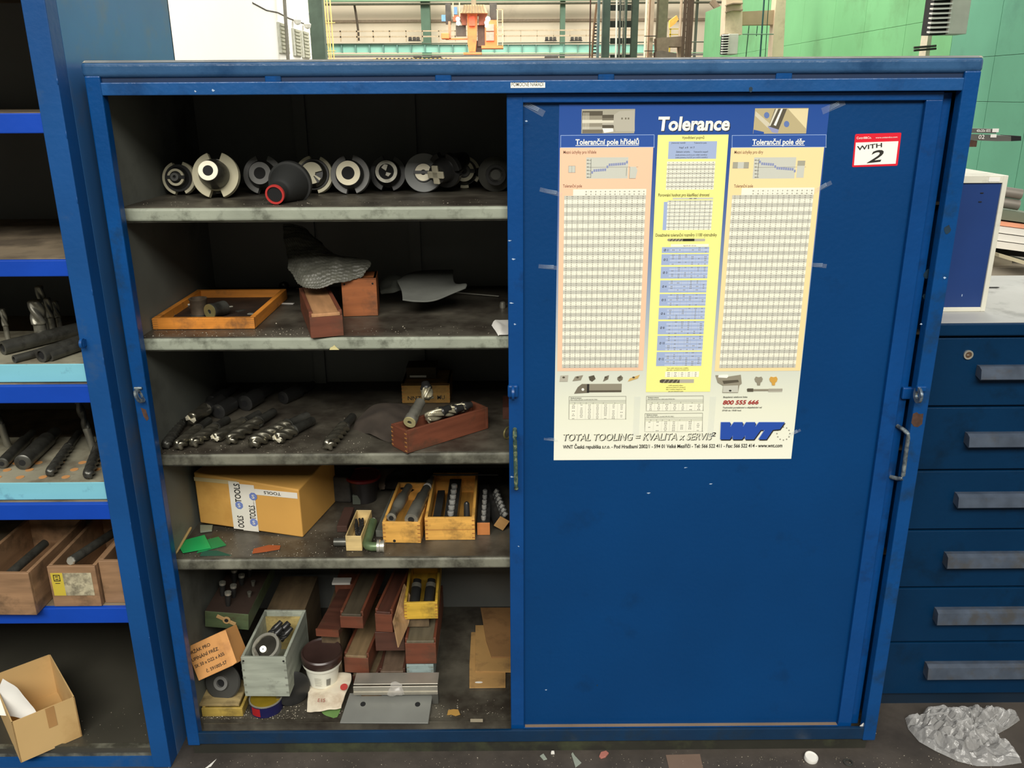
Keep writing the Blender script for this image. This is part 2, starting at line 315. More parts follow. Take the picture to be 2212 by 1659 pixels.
obj('stringer', MB().tube([F(1289, 8, 37.4), F(1284, 50, 37.4), F(1280, 100, 37.4), F(1279, 120, 37.4), V((F(1279, 120, 37.4).x, 37.4, 0))], .05, 6), mat('stringer_brown', G(140, 108, 80), .7), st, world=True)
for k in range(10): obj('tread', fbox(MB(), 1285-k*.4, 50+7*k, 1290, 52.2+7*k, 37, .25), BLACK, st, world=True)
# concrete columns
cf = thing('concrete_column', 'cream concrete double column with bracket behind the cabinet', 'column', F(1420, 131, 38))
obj('column', fbox(MB(), 1395, -60, 1401, 140, 38, .5), mat('pale_concrete', G(244, 224, 190), .8), cf, world=True)
obj('column', fbox(MB(), 1401, -60, 1417, 140, 37.9, .7), mat('tan_concrete', G(206, 182, 156), .8, var=.1, vs=2), cf, world=True)
obj('column', fbox(MB(), 1421, -60, 1447, 84, 37.8, .7), mat('olive_steel', G(120, 118, 90), .7), cf, world=True)
obj('bracket', cpoly([(1419, 82), (1474, 78), (1473, 101), (1445, 101), (1444, 112), (1420, 112)], 37.7, .8), mat('bracket_concrete', G(150, 134, 112), .8), cf, world=True)
obj('column', fbox(MB(), 1470, -60, 1477, 101, 38.1, .5), mat('post_concrete', G(190, 168, 138), .8), cf, world=True)
obj('column', fbox(MB(), 1464, 100, 1473, 140, 38.1, .5), MATS['post_concrete'], cf, world=True)
obj('sleeve', cpoly([(1419, 111), (1428, 109), (1450, 113), (1462, 115), (1462, 140), (1419, 140)], 37.4, .9), mat('sleeve_grey', G(128, 116, 104), .8), cf, world=True)
for y in (77, 109): obj('band', fbox(MB(), 1393, y, 1418, y+1.6, 37.6, .2), DARKM, cf, world=True)
yr = thing('safety_rail', 'short bright yellow safety rail between the concrete columns', 'railing', F(1457, 80, 42))
YB_ = mat('bright_yellow_paint', G(250, 214, 70), .5)
obj('rail', fbox(MB(), 1445, 61.5, 1468, 63.5, 42, .06), YB_, yr, world=True); obj('rail', fbox(MB(), 1445, 73.5, 1468, 75.5, 42, .06), YB_, yr, world=True); obj('post', MB().box(F(1447.5, 62, 42).x, F(1450, 62, 42).x, 42, 42.06, 0, F(1450, 62, 42).z), YB_, yr, world=True)
tag(obj('crane_hook_block', cpoly([(1447, 44), (1462, 33), (1466, 42), (1458, 52), (1447, 60)], 50, .4), mat('ochre_paint', G(214, 166, 72), .6)), 'ochre yellow machine block above the yellow safety rail', 'machine')
lt = thing('lattice_mast', 'brown lattice mast left of the green partition', 'mast', F(1485, 131, 37))
BRW = mat('brown_lattice', G(92, 74, 58), .7)
for px in (1479, 1487, 1494): obj('lattice_rail', fbox(MB(), px-1.2, -40, px+1.2, 124, 37, .08), BRW, lt, world=True)
for k in range(10): obj('lattice_bar', fbox(MB(), 1478, 2+13*k, 1495, 3.6+13*k, 37.02, .05), BRW, lt, world=True)
obj('backing_post', fbox(MB(), 1490, -40, 1499, 140, 37.4, .3), mat('dark_olive', G(84, 80, 62), .7), lt, world=True)
tag(obj('roof_brace', MB().tube([F(1537, 2, 68), F(1563, 32, 68)], .25, 6), CONCD), 'diagonal brown roof brace above the green partition', 'brace')
# ---------------------------------------------------------------- green partition wall on the right (runs into the depth at x = 8.9)
XW = 8.9
def wy(px): return (XW-CAMP[0])*FPX/(px-1100)-2.0
GP = mat('green_partition_paint', G(112, 182, 122), .7, var=.08, vs=.7, dirt=G(96, 150, 96), da=.25, ds=.5)
GT = mat('teal_partition_paint', G(92, 160, 130), .7, var=.08, vs=.7, dirt=G(72, 132, 110), da=.25, ds=.5)
wr = struct('wall_right', MB().box(XW+.06, XW+.3, 4, wy(1494), 0, 4.86), mat('partition_core', G(84, 140, 100), .8))
def gpan(pa, pb, m, zs):
    ya, yb = wy(pb), wy(pa)
    for z0, z1 in zip(zs[:-1], zs[1:]):
        obj('panel', MB().box(XW, XW+.08, ya+.004, yb-.004, z0+.003, z1-.003), m, wr, bev=.003, seg=1)
edges = [1494, 1503, 1517, 1531, 1546, 1564, 1585, 1610, 1640, 1690, 1752, 1814, 1897, 1993]
for a, b in zip(edges[:-1], edges[1:]): gpan(a, b, GP, (0, 2.0, 3.05, 4.86))
for a, b in zip([1993, 2085, 2172, 2290, 2450], [2085, 2172, 2290, 2450, 2620]): gpan(a, b, GT, (0, 1.62, 2.33, 4.86))
def heater(name, label, Y, x0, x1, y0, y1, sx, n):
    t = thing(name, label, 'air heater', F(x0, y1, Y))
    a = F(x0, y1, Y); b = F(x1, y0, Y); s = F(sx, y0, Y)
    obj('casing', MB().box(s.x, b.x, Y, Y+(.35 if Y < 15 else .62), a.z, b.z), mat('heater_grey', G(206, 204, 192), .6, var=.06), t, world=True, bev=.01)
    obj('casing', MB().box(a.x, s.x, Y+.06, Y+.35, a.z, b.z), BLACK, t, world=True)
    h = (b.z-a.z)/n
    for k in range(n):
        z = a.z+h*k
        mb = MB(); mb.add([(a.x-.05, Y-.04, z+h*.15), (s.x, Y-.04, z+h*.3), (s.x, Y-.04, z+h*.62), (a.x-.05, Y-.04, z+h*.5), (a.x-.05, Y+.06, z+h*.35), (s.x, Y+.06, z+h*.5), (s.x, Y+.06, z+h*.82), (a.x-.05, Y+.06, z+h*.7)], [(0, 1, 2, 3), (4, 7, 6, 5), (0, 4, 5, 1), (3, 2, 6, 7), (0, 3, 7, 4), (1, 5, 6, 2)])
        obj('louvre_blade', mb, PAPER, t, world=True)
    return t
heater('air_heater', 'white louvred air heater high on the teal wall at top right', 12.0, 2012, 2108, -60, 74, 2066, 13)
heater('air_heater', 'small white louvred air heater on the far concrete column', 21, 1562, 1596, 73, 117, 1575, 8)
t = thing('support_post', 'pale post below the large louvred heater beside the teal wall', 'post', F(2014, 131, 13.2))
obj('post', fbox(MB(), 2002, -60, 2024, 160, 13.2, .25), mat('pale_post', G(226, 216, 190), .7), t, world=True)
for py in (103, 109): obj('pipe_bracket', MB().tube([F(1974, py, 13), F(2022, py-4, 13)], .02, 6), DARKM, t, world=True)
fr = thing('concrete_portal', 'cream concrete portal frame in front of the green partition', 'frame', F(1630, 131, 21.6))
obj('column', cpoly([(1571, -40), (1605, -40), (1603, 75), (1565, 76)], 21.6, .5), CONC, fr, world=True)
obj('column', cpoly([(1680, -40), (1700, -40), (1691, 140), (1666, 140), (1672, 60)], 21.7, .4), CONC, fr, world=True)
obj('beam', cpoly([(1603, 25), (1686, 21), (1684, 53), (1602, 54)], 21.8, .3), mat('tan_beam', G(186, 164, 132), .8, var=.15, vs=2), fr, world=True)
for y in (7, 21): obj('band', cpoly([(1570, y+3), (1584, y-1), (1605, y-1), (1605, y+1.5), (1584, y+1.5), (1570, y+5)], 21.4, .2), CONCD, fr, world=True)
for k, (a, b, c, r) in enumerate(((1618, 1610, 56, .012), (1636, 1634, 56, .012), (1652, 1641, -20, .022), (1662, 1652, -20, .01))):
    tag(obj('service_pipe', MB().tube([F(a, c, 21.5), F(b, 135 if k != 1 else 78, 21.5)], r, 6), mat('dark_green_pipe', G(30, 66, 52), .5) if k != 2 else mat('blue_green_pipe', G(44, 84, 84), .5)), ['dark thin pipe inside the concrete portal, leftmost', 'short dark pipe inside the concrete portal', 'blue green pipe crossing the concrete portal', 'rightmost thin pipe crossing the concrete portal'][k], 'pipe')
tag(obj('pipe_rail', MB().tube([F(1604, 74, 21.45), F(1671, 74, 21.45)], .015, 6), GRN), 'thin horizontal green rail across the concrete portal', 'rail')
# ================================================================ LEFT SHELVING UNIT
lu = thing('shelving_unit', 'tall blue steel shelving unit at the left edge, open front', 'shelving unit', (-.6, -.045, 0))
XR, YF = -.036, -.045
obj('upright', MB().box(XR-.05, XR, YF, YF+.05, 0, 2.35), BLUEL, lu, world=True, bev=.002)
obj('side_panel', MB().box(XR-.006, XR, YF+.05, .66, 0, 2.35), mat('sheen_blue_side_sheet', G(54, 108, 166), .3, var=.15, vs=2.5, dirt=G(112, 112, 112), da=.3, ds=2.2, spec=.7), lu, world=True)  # paler blue: grazing reflection of the hall put into the colour, plus dirt
obj('side_panel', MB().box(-1.25, -1.244, YF, .66, 0, 2.35), BLUEL, lu, world=True)
obj('back_panel', MB().box(-1.25, XR, .654, .66, 0, 2.35), INNERB, lu, world=True)
LZ = [(1.714, 1.757), (1.398, 1.437), (1.089, 1.134), (.775, .82), (.47, .517)]
LT = mat('dusty_shelf_boards', G(132, 118, 96), .8, var=.2, vs=5, dirt=G(70, 60, 48), da=.5, ds=4)
for z0, z1 in LZ:
    obj('shelf_edge', MB().box(-1.24, XR-.05, YF+.006, YF+.02, z0, z1-.001), BLUES, lu, world=True, bev=.002)
    obj('shelf_board', MB().box(-1.24, XR-.012, YF+.02, .65, z1-.02, z1), LT, lu, world=True)
obj('shelf_board', MB().box(-1.24, XR-.012, YF+.02, .65, .035, .05), mat('dark_steel_sheet', G(64, 62, 54), .4, var=.2, vs=3), lu, world=True)
obj('top_panel', MB().box(-1.25, XR, YF+.01, .66, 2.33, 2.35), BLUEL, lu, world=True)
obj('shelf_board', MB().box(-1.24, XR-.012, YF+.02, .65, 2.04, 2.06), LT, lu, world=True)
obj('bottom_rail', MB().box(-1.24, XR-.05, YF+.004, YF+.022, 0.0, .022), BLUEL, lu, world=True)
obj('track', MB().box(-1.24, XR-.05, YF+.022, YF+.034, 0.0, .056), GREYD, lu, world=True)
t = thing('padlock_eye', 'small blue steel padlock eye welded to the shelving unit upright', 'eye', U((178, 742), 'y', YF-.012))
obj('eye_plate', MB().ring(.012, .005, -.003, .003, 20, Matrix.Rotation(PI/2, 4, 'Y')), BLUEL, t, smooth=True); obj('weld_tab', MB().box(-.004, .004, -.004, .013, -.008, .008), BLUEL, t)
# ================================================================ MAIN CABINET
cab = thing('tool_cabinet', 'large blue steel tool cabinet with sliding doors, left half open', 'cabinet', (.98, 0, 0))
W, D, ZB, ZT = 1.96, .64, .035, 1.862
obj('plinth', MB().box(.01, W-.02, .01, D, 0, .038), mat('black_plinth', G(40, 40, 32), .7, var=.3, dirt=G(70, 76, 50), da=.3, ds=5), cab, world=True)
mb = MB()
cap = obj('top_cap', MB().box(-.006, W+.004, 0, D, 1.827, ZT), mat('blue_top_cap_paint', G(50, 88, 128), .26, var=.16, vs=3, bump=.7, bs=40, dirt=G(14, 54, 94), da=.3, ds=5), cab, world=True, bev=.011, seg=5)  # lighter blue stands for dust and the stronger light up here
obj('dust_highlight', MB().add([(0, .0022, 1.8592), (W, .0022, 1.8592), (W, .012, 1.8628), (0, .012, 1.8628)], [(0, 1, 2, 3)]), mat('pale_dust_highlight', G(150, 146, 134), .9, var=.25, vs=12), cab, world=True)  # dust on the bevel that also paints in the rounded edge's highlight
obj('dust_highlight', MB().box(0, W, .011, D-.01, ZT-.0005, ZT+.0015), mat('pale_dust_highlight', G(170, 160, 140), .9, var=.2, vs=12), cab, world=True)
obj('frame_stile', MB().box(0, .034, 0, .03, ZB, 1.832), BLUEF, cab, world=True, bev=.003)
obj('frame_stile', MB().box(W-.036, W, 0, .03, ZB, 1.832), BLUEF, cab, world=True, bev=.003)
obj('frame_rail', MB().box(.03, W-.03, .002, .03, 1.791, 1.818), mat('lit_blue_rail_paint', G(26, 80, 138), .3, var=.16, vs=6, bump=.6, bs=60, dirt=G(14, 56, 104), da=.3, ds=7), cab, world=True, bev=.002)  # lighter copy of the frame blue: stronger light on top put into the colour
obj('frame_rail', MB().box(.03, W-.03, .002, .012, ZB+.003, .077), mat('grubby_blue_rail', G(8, 46, 78), .35, var=.2, vs=6, bump=.4, bs=60, dirt=G(30, 44, 54), da=.3, ds=6), cab, world=True, bev=.002)
obj('track', MB().box(.03, W-.03, .016, .020, .05, .062), SHTOP, cab, world=True); obj('track', MB().box(.03, W-.03, .05, .054, .05, .068), SHTOP, cab, world=True)
for px in (588, 957, 1310, 1695): obj('spacer', MB().box(U((px, 167), 'y', 0).x-.018, U((px, 167), 'y', 0).x+.018, .004, .03, 1.816, 1.834), BLUEF, cab, world=True, bev=.003)
obj('inner_top', MB().box(.01, W-.01, .03, D, 1.800, 1.806), INNERB, cab, world=True)
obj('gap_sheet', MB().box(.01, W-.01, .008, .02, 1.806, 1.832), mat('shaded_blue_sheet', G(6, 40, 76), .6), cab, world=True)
obj('side_panel', MB().box(.0, .012, .03, D, ZB, 1.83), INNER, cab, world=True); obj('side_panel', MB().box(W-.012, W, .03, D, ZB, 1.83), BLUEF, cab, world=True)
obj('back_panel', MB().box(0, W, D-.006, D, ZB, 1.83), INNERB, cab, world=True)
for xx in (.30, .62): obj('back_seam', MB().box(xx, xx+.035, D-.02, D-.006, ZB, 1.80), INNERB, cab, world=True)
obj('floor_panel', MB().box(.012, W-.012, .012, D-.006, .046, .05), SHTOP, cab, world=True)
obj('base_shelf', MB().box(.012, W-.012, .066, D-.006, .05, .072), SHTOP, cab, world=True)
SZ = [1.542, 1.225, .914, .607]; B0 = .073
for i, z in enumerate(SZ):
    s = obj('shelf', MB().box(.012, W-.012, .06, D-.006, z-.006, z), SHTOP, cab, world=True)
    mb = MB().box(.014, W-.075, .05, .062, z-.033, z-.002)
    obj('shelf_lip', mb, GREY if i < 2 else GREYD, s, world=True, bev=.006, seg=3)
    obj('shelf_lip_return', MB().box(.014, W-.075, .058, .09, z-.036, z-.033), GREYD, s, world=True)
# weld beads along the shelving unit upright
for k in range(14):
    z = .15+k*.155+R(-.04, .04); obj('weld_bead', MB().lathe([(0, -R(.006, .014)), (.0016, -.004), (.0018, .004), (0, R(.006, .012))], 8, Matrix.Translation((XR-.0008, YF-.0002, z))), BLUEL, lu, smooth=True, world=True)
# doors
DX0, DX1 = .921, 1.894
dr = obj('door', MB().box(DX0, DX1, .030, .034, .062, 1.79), BLUE, cab, world=True)
obj('door_stile', MB().box(DX0, DX0+.037, .018, .031, .06, 1.79), BLUER, dr, bev=.002, world=True)
obj('door_stile', MB().box(DX1-.038, DX1, .018, .031, .06, 1.772), BLUER, dr, bev=.002, world=True)
obj('door_rail', MB().box(DX0+.035, DX1, .018, .031, 1.771, 1.790), BLUER, dr, bev=.002, world=True)
obj('door_rail', MB().box(DX0+.035, DX1-.036, .018, .031, .062, .074), BLUER, dr, bev=.002, world=True)
obj('dust_line', MB().box(DX0+.04, DX1-.04, .0185, .031, .0742, .0748), mat('brown_dust', G(130, 110, 90), .9), dr, world=True)
d2 = obj('door', MB().box(.955, 1.905, .046, .050, .066, 1.786), BLUE, cab, world=True)
obj('door_stile', MB().box(1.893, 1.921, .036, .05, .064, 1.788), BLUER, d2, bev=.002, world=True)
def bail(name, parent, px0, px1, Y, out, m, r=.0055, side=0):
    a = U(px0, 'y', Y); b = U(px1, 'y', Y); a2 = a+V((side, -out, -.006)); b2 = b+V((side, -out, .006))
    pts = [a, a+(a2-a)*.6, a2+V((0, 0, -.004)), a2+(b2-a2)*.1, a2+(b2-a2)*.5, a2+(b2-a2)*.9, b2+V((0, 0, .004)), b+(b2-b)*.6, b]
    return obj(name, MB().tube(pts, r, 10), m, parent, smooth=True, world=True)
WORN = mat('worn_blue_steel', G(150, 160, 160), .35, .6, var=.5, vs=60, dirt=G(20, 60, 96), da=.5, ds=50)
WORNY = mat('chipped_green_yellow_paint', G(60, 84, 74), .5, .2, var=.4, vs=60, dirt=G(160, 166, 120), da=.35, ds=90)
bail('door_handle', dr, (1112, 927), (1115, 1052), .018, .028, WORNY)
bail('door_handle', d2, (1938, 920), (1924, 1030), .036, .032, WORN, side=.016)
def hasp(px, py, Y, s, parent, m):
    c = U((px, py), 'y', Y)
    h = obj('hasp', MB().box(c.x-.013, c.x+.013, Y-.012, Y, c.z-.022, c.z+.010), BLUER, parent, bev=.004, world=True)
    obj('hasp_ring', MB().ring(.019, .008, -.003, .003, 22, Matrix.Translation(c+V((s*.014, -.014, -.008))) @ Matrix.Rotation(PI/2, 4, 'Y')), m, h, smooth=True, world=True)
hasp(1108, 838, .018, 0, dr, BLUER); hasp(1957, 842, .036, 1, d2, WORN)
c = U((1985, 840), 'y', 0); h = obj('hasp', MB().box(c.x-.010, c.x+.014, -.012, 0, c.z-.004, c.z+.010), BLUEF, cab, bev=.003, world=True)
obj('hasp_ring', MB().ring(.02, .009, -.003, .003, 22, Matrix.Translation(c+V((-.006, -.013, -.012))) @ Matrix.Rotation(PI/2, 4, 'Y')), WORN, h, smooth=True, world=True)
c = U((303, 850), 'y', 0); h = obj('hasp', MB().box(c.x-.012, c.x+.008, -.006, 0, c.z+.012, c.z+.018), WORN, cab, bev=.002, world=True)
obj('hasp_ring', MB().ring(.019, .010, -.003, .003, 22, Matrix.Translation(c+V((.002, -.010, -.002))) @ Matrix.Rotation(PI/2.6, 4, 'Y')), WORN, h, smooth=True, world=True)
def patch(px, py, Y, pts, m, parent, nm='worn_patch'):
    c = U((px, py), 'y', Y); mb = MB(); n = len(pts)
    mb.add([(c.x+x/1000, Y-.0006, c.z+z/1000) for x, z in pts], [tuple(range(n))]); return obj(nm, mb, m, parent, world=True)
patch(1981, 908, 0, [(-13, 18), (-4, 22), (2, 17), (13, 18), (14, -10), (4, -18), (-6, -16), (-14, -6)], RUST, cab)
patch(312, 893, 0, [(-7, 16), (5, 10), (9, -14), (3, -20), (-3, -8)], RUST, cab)
GRM = mat('dark_grime', G(22, 48, 66), .5, var=.3, vs=60)
for px, py, Y, s in ((2046, 496, 0, 9), (2003, 592, .036, 10), (1998, 640, .036, 6), (1622, 193, .002, 5), (1290, 1480, .03, 3)):
    patch(px, py, Y, [(s*R(.6, 1.1)*math.cos(k*PI/5), s*R(.8, 1.4)*math.sin(k*PI/5)) for k in range(10)], GRM, cab, 'grime_patch')
WP = mat('chipped_pale_paint', G(170, 190, 214), .5)
for px, py, Y in ((422, 197, .002), (460, 195, .002), (1137, 262, .018), (1100, 520, .018), (1112, 700, .018), (1400, 1065, .03), (1535, 1045, .03), (1108, 560, .018), (1104, 655, .018), (1480, 1010, .03), (1120, 1180, .018), (1105, 1030, .018), (1180, 1490, .03), (2040, 600, 0), (1990, 700, 0)):
    patch(px, py, Y, [(R(-5, -2), R(-1, 1)), (R(-1, 1), R(1, 3)), (R(2, 7), R(-1, 1)), (R(-1, 1), R(-3, -1))], WP, cab, 'paint_chip')
# ================================================================ POSTER on the door (flat print)
YP = .0292
def Pq(px, py): v = U((px, py), 'y', YP); return v.x, v.z
po = thing('poster', 'large tolerance chart poster taped to the blue cabinet door', 'poster', (1.34, YP, .9))
lay = [0]
def prt(pts, m, nm='print', dy=None):
    """flat printed shape given by photograph pixels on the poster plane"""
    lay[0] += 1; y = YP-(dy if dy is not None else .0004+.000004*lay[0])
    mb = MB(); mb.add([(Pq(*p)[0], y, Pq(*p)[1]) for p in pts], [tuple(range(len(pts)))]); return obj(nm, mb, m, po, world=True)
def rct(x0, y0, x1, y1, m, nm='print', dy=None):
    a = Pq(x0, y0); b = Pq(x1, y0); c = Pq(x0, y1)[1]
    lay[0] += 1; y = YP-(dy if dy is not None else .0004+.000004*lay[0])
    mb = MB(); mb.quad((a[0], y, c), (b[0], y, c), (b[0], y, a[1]), (a[0], y, a[1])); return obj(nm, mb, m, po, world=True)
def ptx(s, x0, x1, y0, y1, m, bold=0, shear=0):
    """lettering: capitals from pixel row y0 down to the baseline y1, x0..x1 wide"""
    lay[0] += 1; a = Pq(x0, y1); b = Pq(x1, y1); t = Pq(x0, y0)
    o = V((a[0], YP-.0006-.000004*lay[0], a[1]))-po.location
    return text(s, po, m, o, (1, 0, 0), (0, 0, 1), b[0]-a[0], t[1]-a[1], bold, shear)
def pm(n, c, rough=.45): return mat(n, G(*c), rough, var=.01, spec=.4)
# sheet: printed background fades from blue at the head to cream at the foot
m = bpy.data.materials.new('poster_background'); m.use_nodes = True; nt = m.node_tree; b = nt.nodes['Principled BSDF']; b.inputs['Roughness'].default_value = .35
tc = nt.nodes.new('ShaderNodeTexCoord'); sx = nt.nodes.new('ShaderNodeSeparateXYZ'); cr_ = nt.nodes.new('ShaderNodeValToRGB'); mr = nt.nodes.new('ShaderNodeMapRange')
nt.links.new(tc.outputs['Object'], sx.inputs[0]); nt.links.new(sx.outputs['Z'], mr.inputs[0]); mr.inputs[1].default_value = 0; mr.inputs[2].default_value = .866
nt.links.new(mr.outputs[0], cr_.inputs[0]); nt.links.new(cr_.outputs[0], b.inputs['Base Color'])
e = cr_.color_ramp.elements; e[0].position = 0; e[0].color = (*G(250, 250, 232), 1); e[1].position = 1; e[1].color = (*G(34, 78, 156), 1)
for p_, c_ in ((.16, (240, 242, 220)), (.3, (214, 220, 208)), (.48, (160, 176, 196)), (.7, (90, 116, 170)), (.85, (46, 84, 158))): q = e.new(p_); q.color = (*G(*c_), 1)
a, bq, c_, d_ = Pq(1208, 225), Pq(1793, 225), Pq(1709, 991), Pq(1196, 994)
sh = MB(); n = 12
vs = []
for i in range(n+1):
    for j in range(n+1):
        u, v = i/n, j/n; x = d_[0]+(c_[0]-d_[0])*u; x2 = a[0]+(bq[0]-a[0])*u; xx = x+(x2-x)*v; zz = (d_[1]*(1-u)+c_[1]*u)*(1-v)+(a[1]*(1-u)+bq[1]*u)*v
        vs.append((xx, YP-.0002, zz))
sh.add(vs, [(i*(n+1)+j, (i+1)*(n+1)+j, (i+1)*(n+1)+j+1, i*(n+1)+j+1) for i in range(n) for j in range(n)])
obj('sheet', sh, m, po, world=True)
PB = pm('print_blue', (42, 84, 164)); PW = pm('print_white', (250, 250, 240)); PK = pm('print_black', (46, 44, 40)); PG = pm('print_grey', (206, 208, 196)); PGD = pm('print_mid_grey', (128, 126, 116))
PINK = pm('print_salmon', (255, 206, 172)); PYEL = pm('print_yellow', (255, 250, 150)); PORA = pm('print_light_orange', (255, 226, 168)); PLB = pm('print_light_blue', (166, 184, 220)); PRED = pm('print_dark_red', (168, 52, 48)); PBAR = pm('print_bar_blue', (140, 150, 190)); PBRN = pm('print_brown_text', (120, 84, 66))
STL = [pm('photo_grey_%d' % i, c) for i, c in enumerate(((90, 84, 70), (150, 144, 126), (224, 220, 200), (186, 182, 166), (120, 114, 98)))]
def pq4(x0, y0, x1, y1, m): return rct(x0, y0, x1, y1, m)
# picture 1: turned steel shaft
rct(1256.6, 236, 1372, 288.5, pm('photo_tan', (172, 168, 150)), 'printed_picture')
for y0, y1, k in ((240, 250, 0), (250, 259, 1), (259, 266, 2), (266, 274, 1), (274, 280, 3), (280, 288, 4)):
    rct(1258, y0, 1302, y1, STL[k])
for y0, y1, k in ((248, 255, 0), (255, 260, 4), (260, 265, 2), (265, 270, 3), (270, 277, 0)): rct(1301, y0, 1326, y1, STL[k])
for k in range(6): rct(1260+2.4*k, 243, 1260.8+2.4*k, 279, STL[2])
prt([(1301, 277), (1324, 277), (1325, 284), (1305, 287)], PW); prt([(1326, 248), (1338, 240), (1371, 238), (1371, 284), (1330, 284), (1325, 270)], STL[3])
for x in (1342, 1350, 1356): rct(x, 254, x+3.4, 258, STL[4])
# picture 2: reamer in a part
rct(1631, 234, 1746.5, 289, pm('photo_sand', (190, 176, 134)), 'printed_picture')
prt([(1702, 235), (1746, 235), (1741, 278)], pm('photo_cream', (232, 218, 172))); prt([(1632, 240), (1664, 268), (1658, 276), (1631, 250)], pm('photo_pale', (214, 206, 180)))
prt([(1674, 235), (1700, 235), (1681, 282), (1660, 274)], STL[0]); prt([(1676, 235), (1681, 235), (1664, 272), (1661, 272)], STL[2]); prt([(1687, 235), (1691, 235), (1676, 272), (1671, 270)], PW)
prt([(1657, 272), (1682, 280), (1680, 288), (1668, 286)], pm('photo_blue_grey', (150, 156, 196))); prt([(1628, 280), (1650, 285), (1650, 289), (1627, 289)], PB)
for x, y in ((1656, 249), (1699, 268)): prt([(x+6*math.cos(t*PI/5), y+7*math.sin(t*PI/5)) for t in range(10)], pm('photo_blue_spot', (100, 124, 180)))
ptx('Tolerance', 1422, 1577, 253, 283, PK, .034, .08); ptx('Tolerance', 1421, 1575.5, 251.5, 281.5, PW, .034, .08)
def frame_(x0, y0, x1, y1, m, w=.9):
    for q in ((x0, y0, x1, y0+w), (x0, y1-w, x1, y1)): rct(*q, m)
    prt([(x0, y0), (x0+w, y0), (x0+w-.4, y1), (x0-.4, y1)], m); prt([(x1-w, y0), (x1, y0), (x1-.6, y1), (x1-w-.6, y1)], m)
for (x0, x1, s, a0, a1, pan, xb0, xb1, mm, tx, t0, t1) in ((1211, 1413.6, 'Toleranční pole hřídelů', 1243, 1380, PINK, 1209.5, 1411, 'Mezní úchylky pro hřídele', 'Toleranční pole', 1217, 1288), (1581, 1785, 'Toleranční pole děr', 1624.7, 1738, PORA, 1579, 1780, 'Mezní úchylky pro díry', 'Toleranční pole', 1586, 1648)):
    rct(x0, 292, x1, 319.3, PB, 'printed_heading'); frame_(x0, 292, x1, 319.3, pm('print_pale_blue', (170, 196, 236)))
    ptx(s, a0, a1, 300.5, 312.2, PW, .025); rct(a0, 313.8, a1, 315, PW)
    rct(xb0, 319.3, xb1, 801.5, pan, 'printed_panel')
    ptx(mm, t0, t1, 325, 332, PBRN, .01); ptx(tx, t0-1, t0+40, 398, 405, PBRN, .01)
    cx = 1266.5 if x0 < 1500 else 1629; rct(cx, 340, cx+91, 386, PG, 'printed_chart')
    rct(cx+10, 343, cx+10.8, 384, PK); rct(cx+10, 361, cx+112, 361.7, PGD)
    for k in range(6): rct(cx+6, 346+7.4*k, cx+10, 346.7+7.4*k, PK); rct(cx+1, 345+7.4*k, cx+5.5, 347+7.4*k, PGD)
    for k in range(17):
        if x0 < 1500: y = 371-.35*k-(0 if k > 0 else -3.5)-(0 if k < 7 else 6 if k == 7 else 10)-(3 if k == 16 else 0)-4
        else: y = 351.5+.1*k-(3.5 if k == 0 else 0)+(0 if k < 7 else 4 if k == 7 else 7)+.25*k+(3.5 if k == 16 else 0)
        rct(cx+10.8+4.7*k, y-1, cx+14.6+4.7*k, y+4.6, PBAR)
ls = rct(1228, 358, 1243, 373, PG); frame_(1228, 358, 1243, 373, PGD, .5); rct(1235, 358, 1235.5, 373, PGD)
prt([(1360, 360), (1374, 360), (1377, 368), (1373, 385), (1359, 385)], PG); rct(1359, 385, 1373, 385.6, PGD); prt([(1360, 360), (1360.7, 360), (1359.7, 385), (1359, 385)], PGD); rct(1353, 362, 1353.8, 380, PGD)
rct(1583, 350, 1594, 364, pm('print_dark_grey_box', (170, 168, 150))); rct(1594, 350, 1607, 364, PG); rct(1607, 350, 1618, 364, MATS['print_dark_grey_box'])
rct(1723, 347, 1739.5, 358, MATS['print_dark_grey_box']); rct(1722, 358, 1738, 384, PG)
# yellow middle panel
rct(1421, 291.5, 1573.7, 846.5, PYEL, 'printed_panel')
ptx('Vysvětlení pojmů', 1473, 1521, 294, 300, PK, .01)
rct(1444.5, 305.5, 1549, 343.5, PLB)
for s, x0, x1, y0, y1 in (('Jmenovitý rozměr', 1450, 1481, 306.8, 310.2), ('Toleranční pole', 1499, 1526, 306.8, 310.2), ('Např. ø 8', 1467, 1486, 316.5, 320.5), ('H 7', 1491, 1500, 316.5, 320.5), ('Základní úchylka', 1460, 1490, 326, 329.5), ('Toleranční stupeň', 1498, 1529, 326, 329.5), ('(malá písmena, je až zc pro vnější rozměry)', 1459, 1527, 333, 336), ('(velká písmena, A až ZC pro vnitřní rozměry)', 1459, 1528, 338.5, 341.5)):
    ptx(s, x0, x1, y0, y1, PK)
ptx('Porovnání hodnot pro klasifikaci drsnosti', 1421.5, 1532, 417.5, 424.5, PK, .012, .1)
ptx('Dosažitelné toleranční rozměry 1/100 výstružníky', 1416, 1548, 504, 511, PK, .012)
